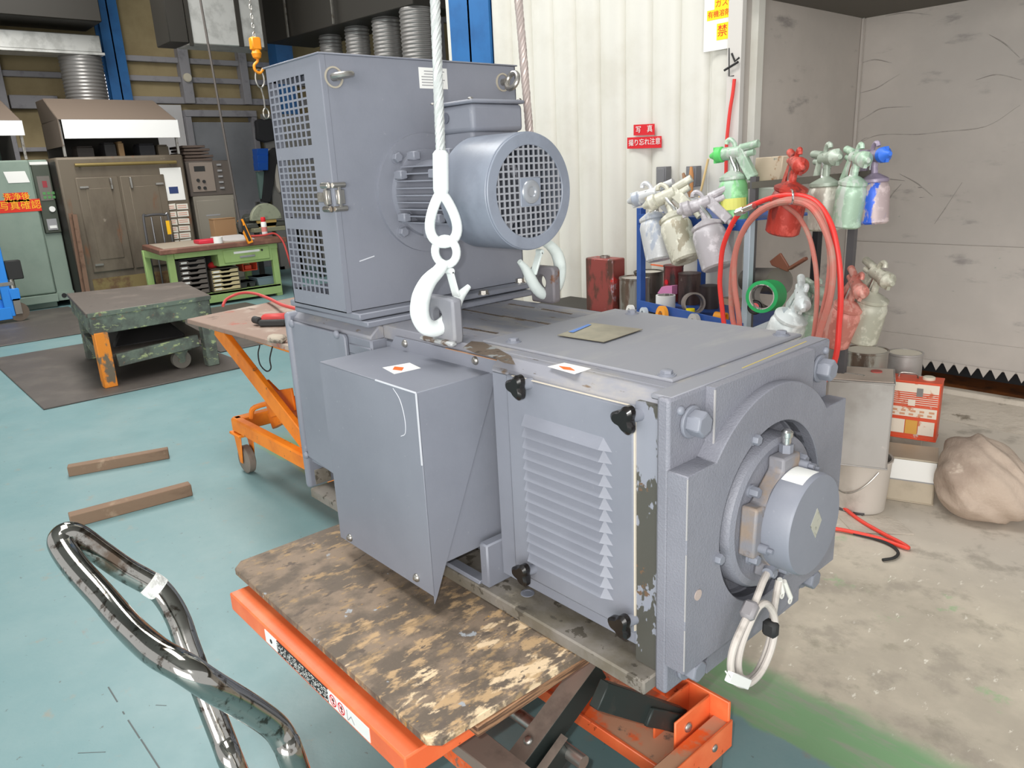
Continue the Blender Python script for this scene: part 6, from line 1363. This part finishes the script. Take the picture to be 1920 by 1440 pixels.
for k in range(5):
    for u in range(2): q = b - d * .0042 + r * w * (-.75 + .36 * k + .05 * u) + Vector((0, 0, z0 + (h1 - z0) * (.44 + .06 * u))); m.bar(q - r * w * .10, q + r * w * (.08 + .03 * ((k + u) % 2)), .0006, (h1 - z0) * .035)
m.build('print', mat('worn_print', (206, 150, 116), .6), T)
c = b + r * w * .45 + d * .06 + Vector((0, 0, h1)); M().lathe([(.026, 0), (.026, .012), (.022, .015)], c, (0, 0, 1), 20).build('screw_cap', mat('cream_plastic', (214, 206, 186), .5), T)
c = b - r * w * .35 + d * .06 + Vector((0, 0, h1)); M().tube(smooth_path([c - r * .04, c - r * .03 + Vector((0, 0, .02)), c + r * .03 + Vector((0, 0, .02)), c + r * .04], 4), .004, 6).build('carry_handle', STEEL, T)
# round tins behind, on a dusty crate
ca = PD(1625, 655, 3.55); cb2 = PD(1698, 660, 3.68); zc = min(ca.z, cb2.z) - .19
dd = Vector((ca.x, ca.y, 0)).normalized(); rr_ = Vector((dd.y, -dd.x, 0)); mid = (ca + cb2) / 2 + dd * .07; mid.z = 0
K = [mid - rr_ * .19 - dd * .14, mid + rr_ * .19 - dd * .12, mid + rr_ * .19 + dd * .14, mid - rr_ * .19 + dd * .14]
tag(M().hexa([q for q in K] + [q + Vector((0, 0, zc)) for q in K]).build('dusty_crate', DUSTY, bev=.006), 'dusty crate behind square tins carrying two round tins', 'crate')
for c, r_, lab_, m_ in ((ca, 38 / FOC * 3.55, 'shiny round tin with wire handle on dusty crate', drip), (cb2, 30 / FOC * 3.68, 'dull round tin on dusty crate beside shiny one', OLD)):
    h_ = c.z - zc
    o = M().lathe([(r_, 0), (r_, h_ - .01), (r_ * 1.03, h_ - .008), (r_ * 1.03, h_), (r_ * .95, h_), (r_ * .95, h_ - .01), (0, h_ - .01)], (c.x, c.y, zc), (0, 0, 1), 32, cap=False).build('round_tin', m_); tag(o, lab_, 'tin')
    M().lathe([(r_ * .94, h_ - .006), (r_ * .94, h_ - .004)], (c.x, c.y, zc), (0, 0, 1), 32).build('tin_lid', mat('dusty_lid', (200, 192, 176), .8), o)
    if r_ > .085:
        M().tube(smooth_path([Vector((c.x, c.y, zc + h_ * .55)) + (rr_ * cos(a) + dd * sin(a)) * (r_ + .004) + Vector((0, 0, -.05 * sin((a + 2.6) * 1.0))) for a in [radians(-150 + 12 * k) for k in range(11)]], 2), .003, 6).build('bail_handle', BRIGHT, o)
        cc = Vector((c.x, c.y, zc)) - dd * (r_ + .003) + rr_ * r_ * .72 + dd * r_ * .3
        M().quad([cc - rr_ * .025 + Vector((0, 0, h_ * .1)), cc + rr_ * .02 + dd * .02 + Vector((0, 0, h_ * .1)), cc + rr_ * .02 + dd * .02 + Vector((0, 0, h_ * .6)), cc - rr_ * .025 + Vector((0, 0, h_ * .6))], .001).build('white_label', PAPER, o)
# sack
from mathutils import noise as mnoise
p, r, d = face(1832, 972, 3.12)
bm = bmesh.new(); bmesh.ops.create_icosphere(bm, subdivisions=5, radius=1)
for v in bm.verts:
    q = v.co.copy(); x, y, zz = q
    top = 1 - .5 * max(0, zz) * (0.35 + .8 * max(0, x))      # leans down away from the cans
    X_ = x * .185 * (1 + .10 * max(0, -zz)); Y_ = y * .16; Z_ = zz * (.165 if zz > 0 else .15) * (1.22 - .42 * x if zz > 0 else 1)
    Z_ = max(Z_, -.145)
    f = mnoise.fractal(Vector((x * 1.1 + 3, y * 1.1, zz * 1.1)), 1.0, 2.0, 2) * .034
    wv = mnoise.noise(Vector((x * 1.1 + 1, y * 1.1, zz * 1.1)))
    u = x * .62 + zz * .74 + y * .35
    fold = .013 * (1 - abs(sin(5.2 * u + 1.7 * wv))) ** 1.5 - .004 + .004 * sin(14 * u + 5 * wv + 3 * y) - .020 * max(0, 1 - ((x + .55) ** 2 + (zz + .1) ** 2 * 2) * 5)
    n_ = q.normalized(); pos_ = Vector((X_, Y_, Z_)) + n_ * (f * .55 + fold)
    if pos_.z < -.14: pos_.z = -.14
    v.co = pos_
me = bpy.data.meshes.new('cloth_sack'); bm.to_mesh(me); bm.free()
for pz in me.polygons: pz.use_smooth = True
me.materials.append(mat('dusty_sackcloth', (186, 168, 152), .9, 0, [((156, 138, 124), 3, .45, .7), ((196, 180, 164), 8, .6, .7)], [(30, .5, .01), (160, .2, .002)]))
sko = bpy.data.objects.new('cloth_sack', me); C.objects.link(sko); sko.location = (p.x, p.y + .05, .14); sko.rotation_euler = (0, 0, atan2(r.y, r.x))
tag(sko, 'crumpled dusty cloth sack slumped on floor beside low square tin', 'sack')
# sheet, red hose and cable on the floor
K = [PZ(a, b, 0.001) for a, b in ((1570, 968), (1672, 968), (1714, 1003), (1600, 1000))]
tag(M().hexa([q for q in K] + [q + Vector((0, 0, .004)) for q in K]).build('floor_sheet', DUSTY), 'dusty flat sheet lying on floor in front of white bucket', 'sheet')
HB = mat('vivid_red_hose', (226, 66, 50), .45)
tag(M().tube(smooth_path([PZ(a, b, .013) for a, b in ((1530, 915), (1556, 930), (1580, 950), (1612, 975), (1655, 1000), (1690, 1018), (1703, 1027), (1690, 1024), (1650, 1010), (1610, 1000), (1570, 992), (1530, 988))], 6), .008, 10).build('red_air_hose', HB), 'vivid red air hose looped on floor beside round motor end', 'hose')
tag(M().tube(smooth_path([PZ(a, b, .009) for a, b in ((1600, 1000), (1640, 1010), (1670, 1022), (1684, 1036), (1676, 1046), (1655, 1050))], 6), .006, 8).build('black_cable', LABELK), 'short black cable on concrete floor near red hose loop', 'cable')
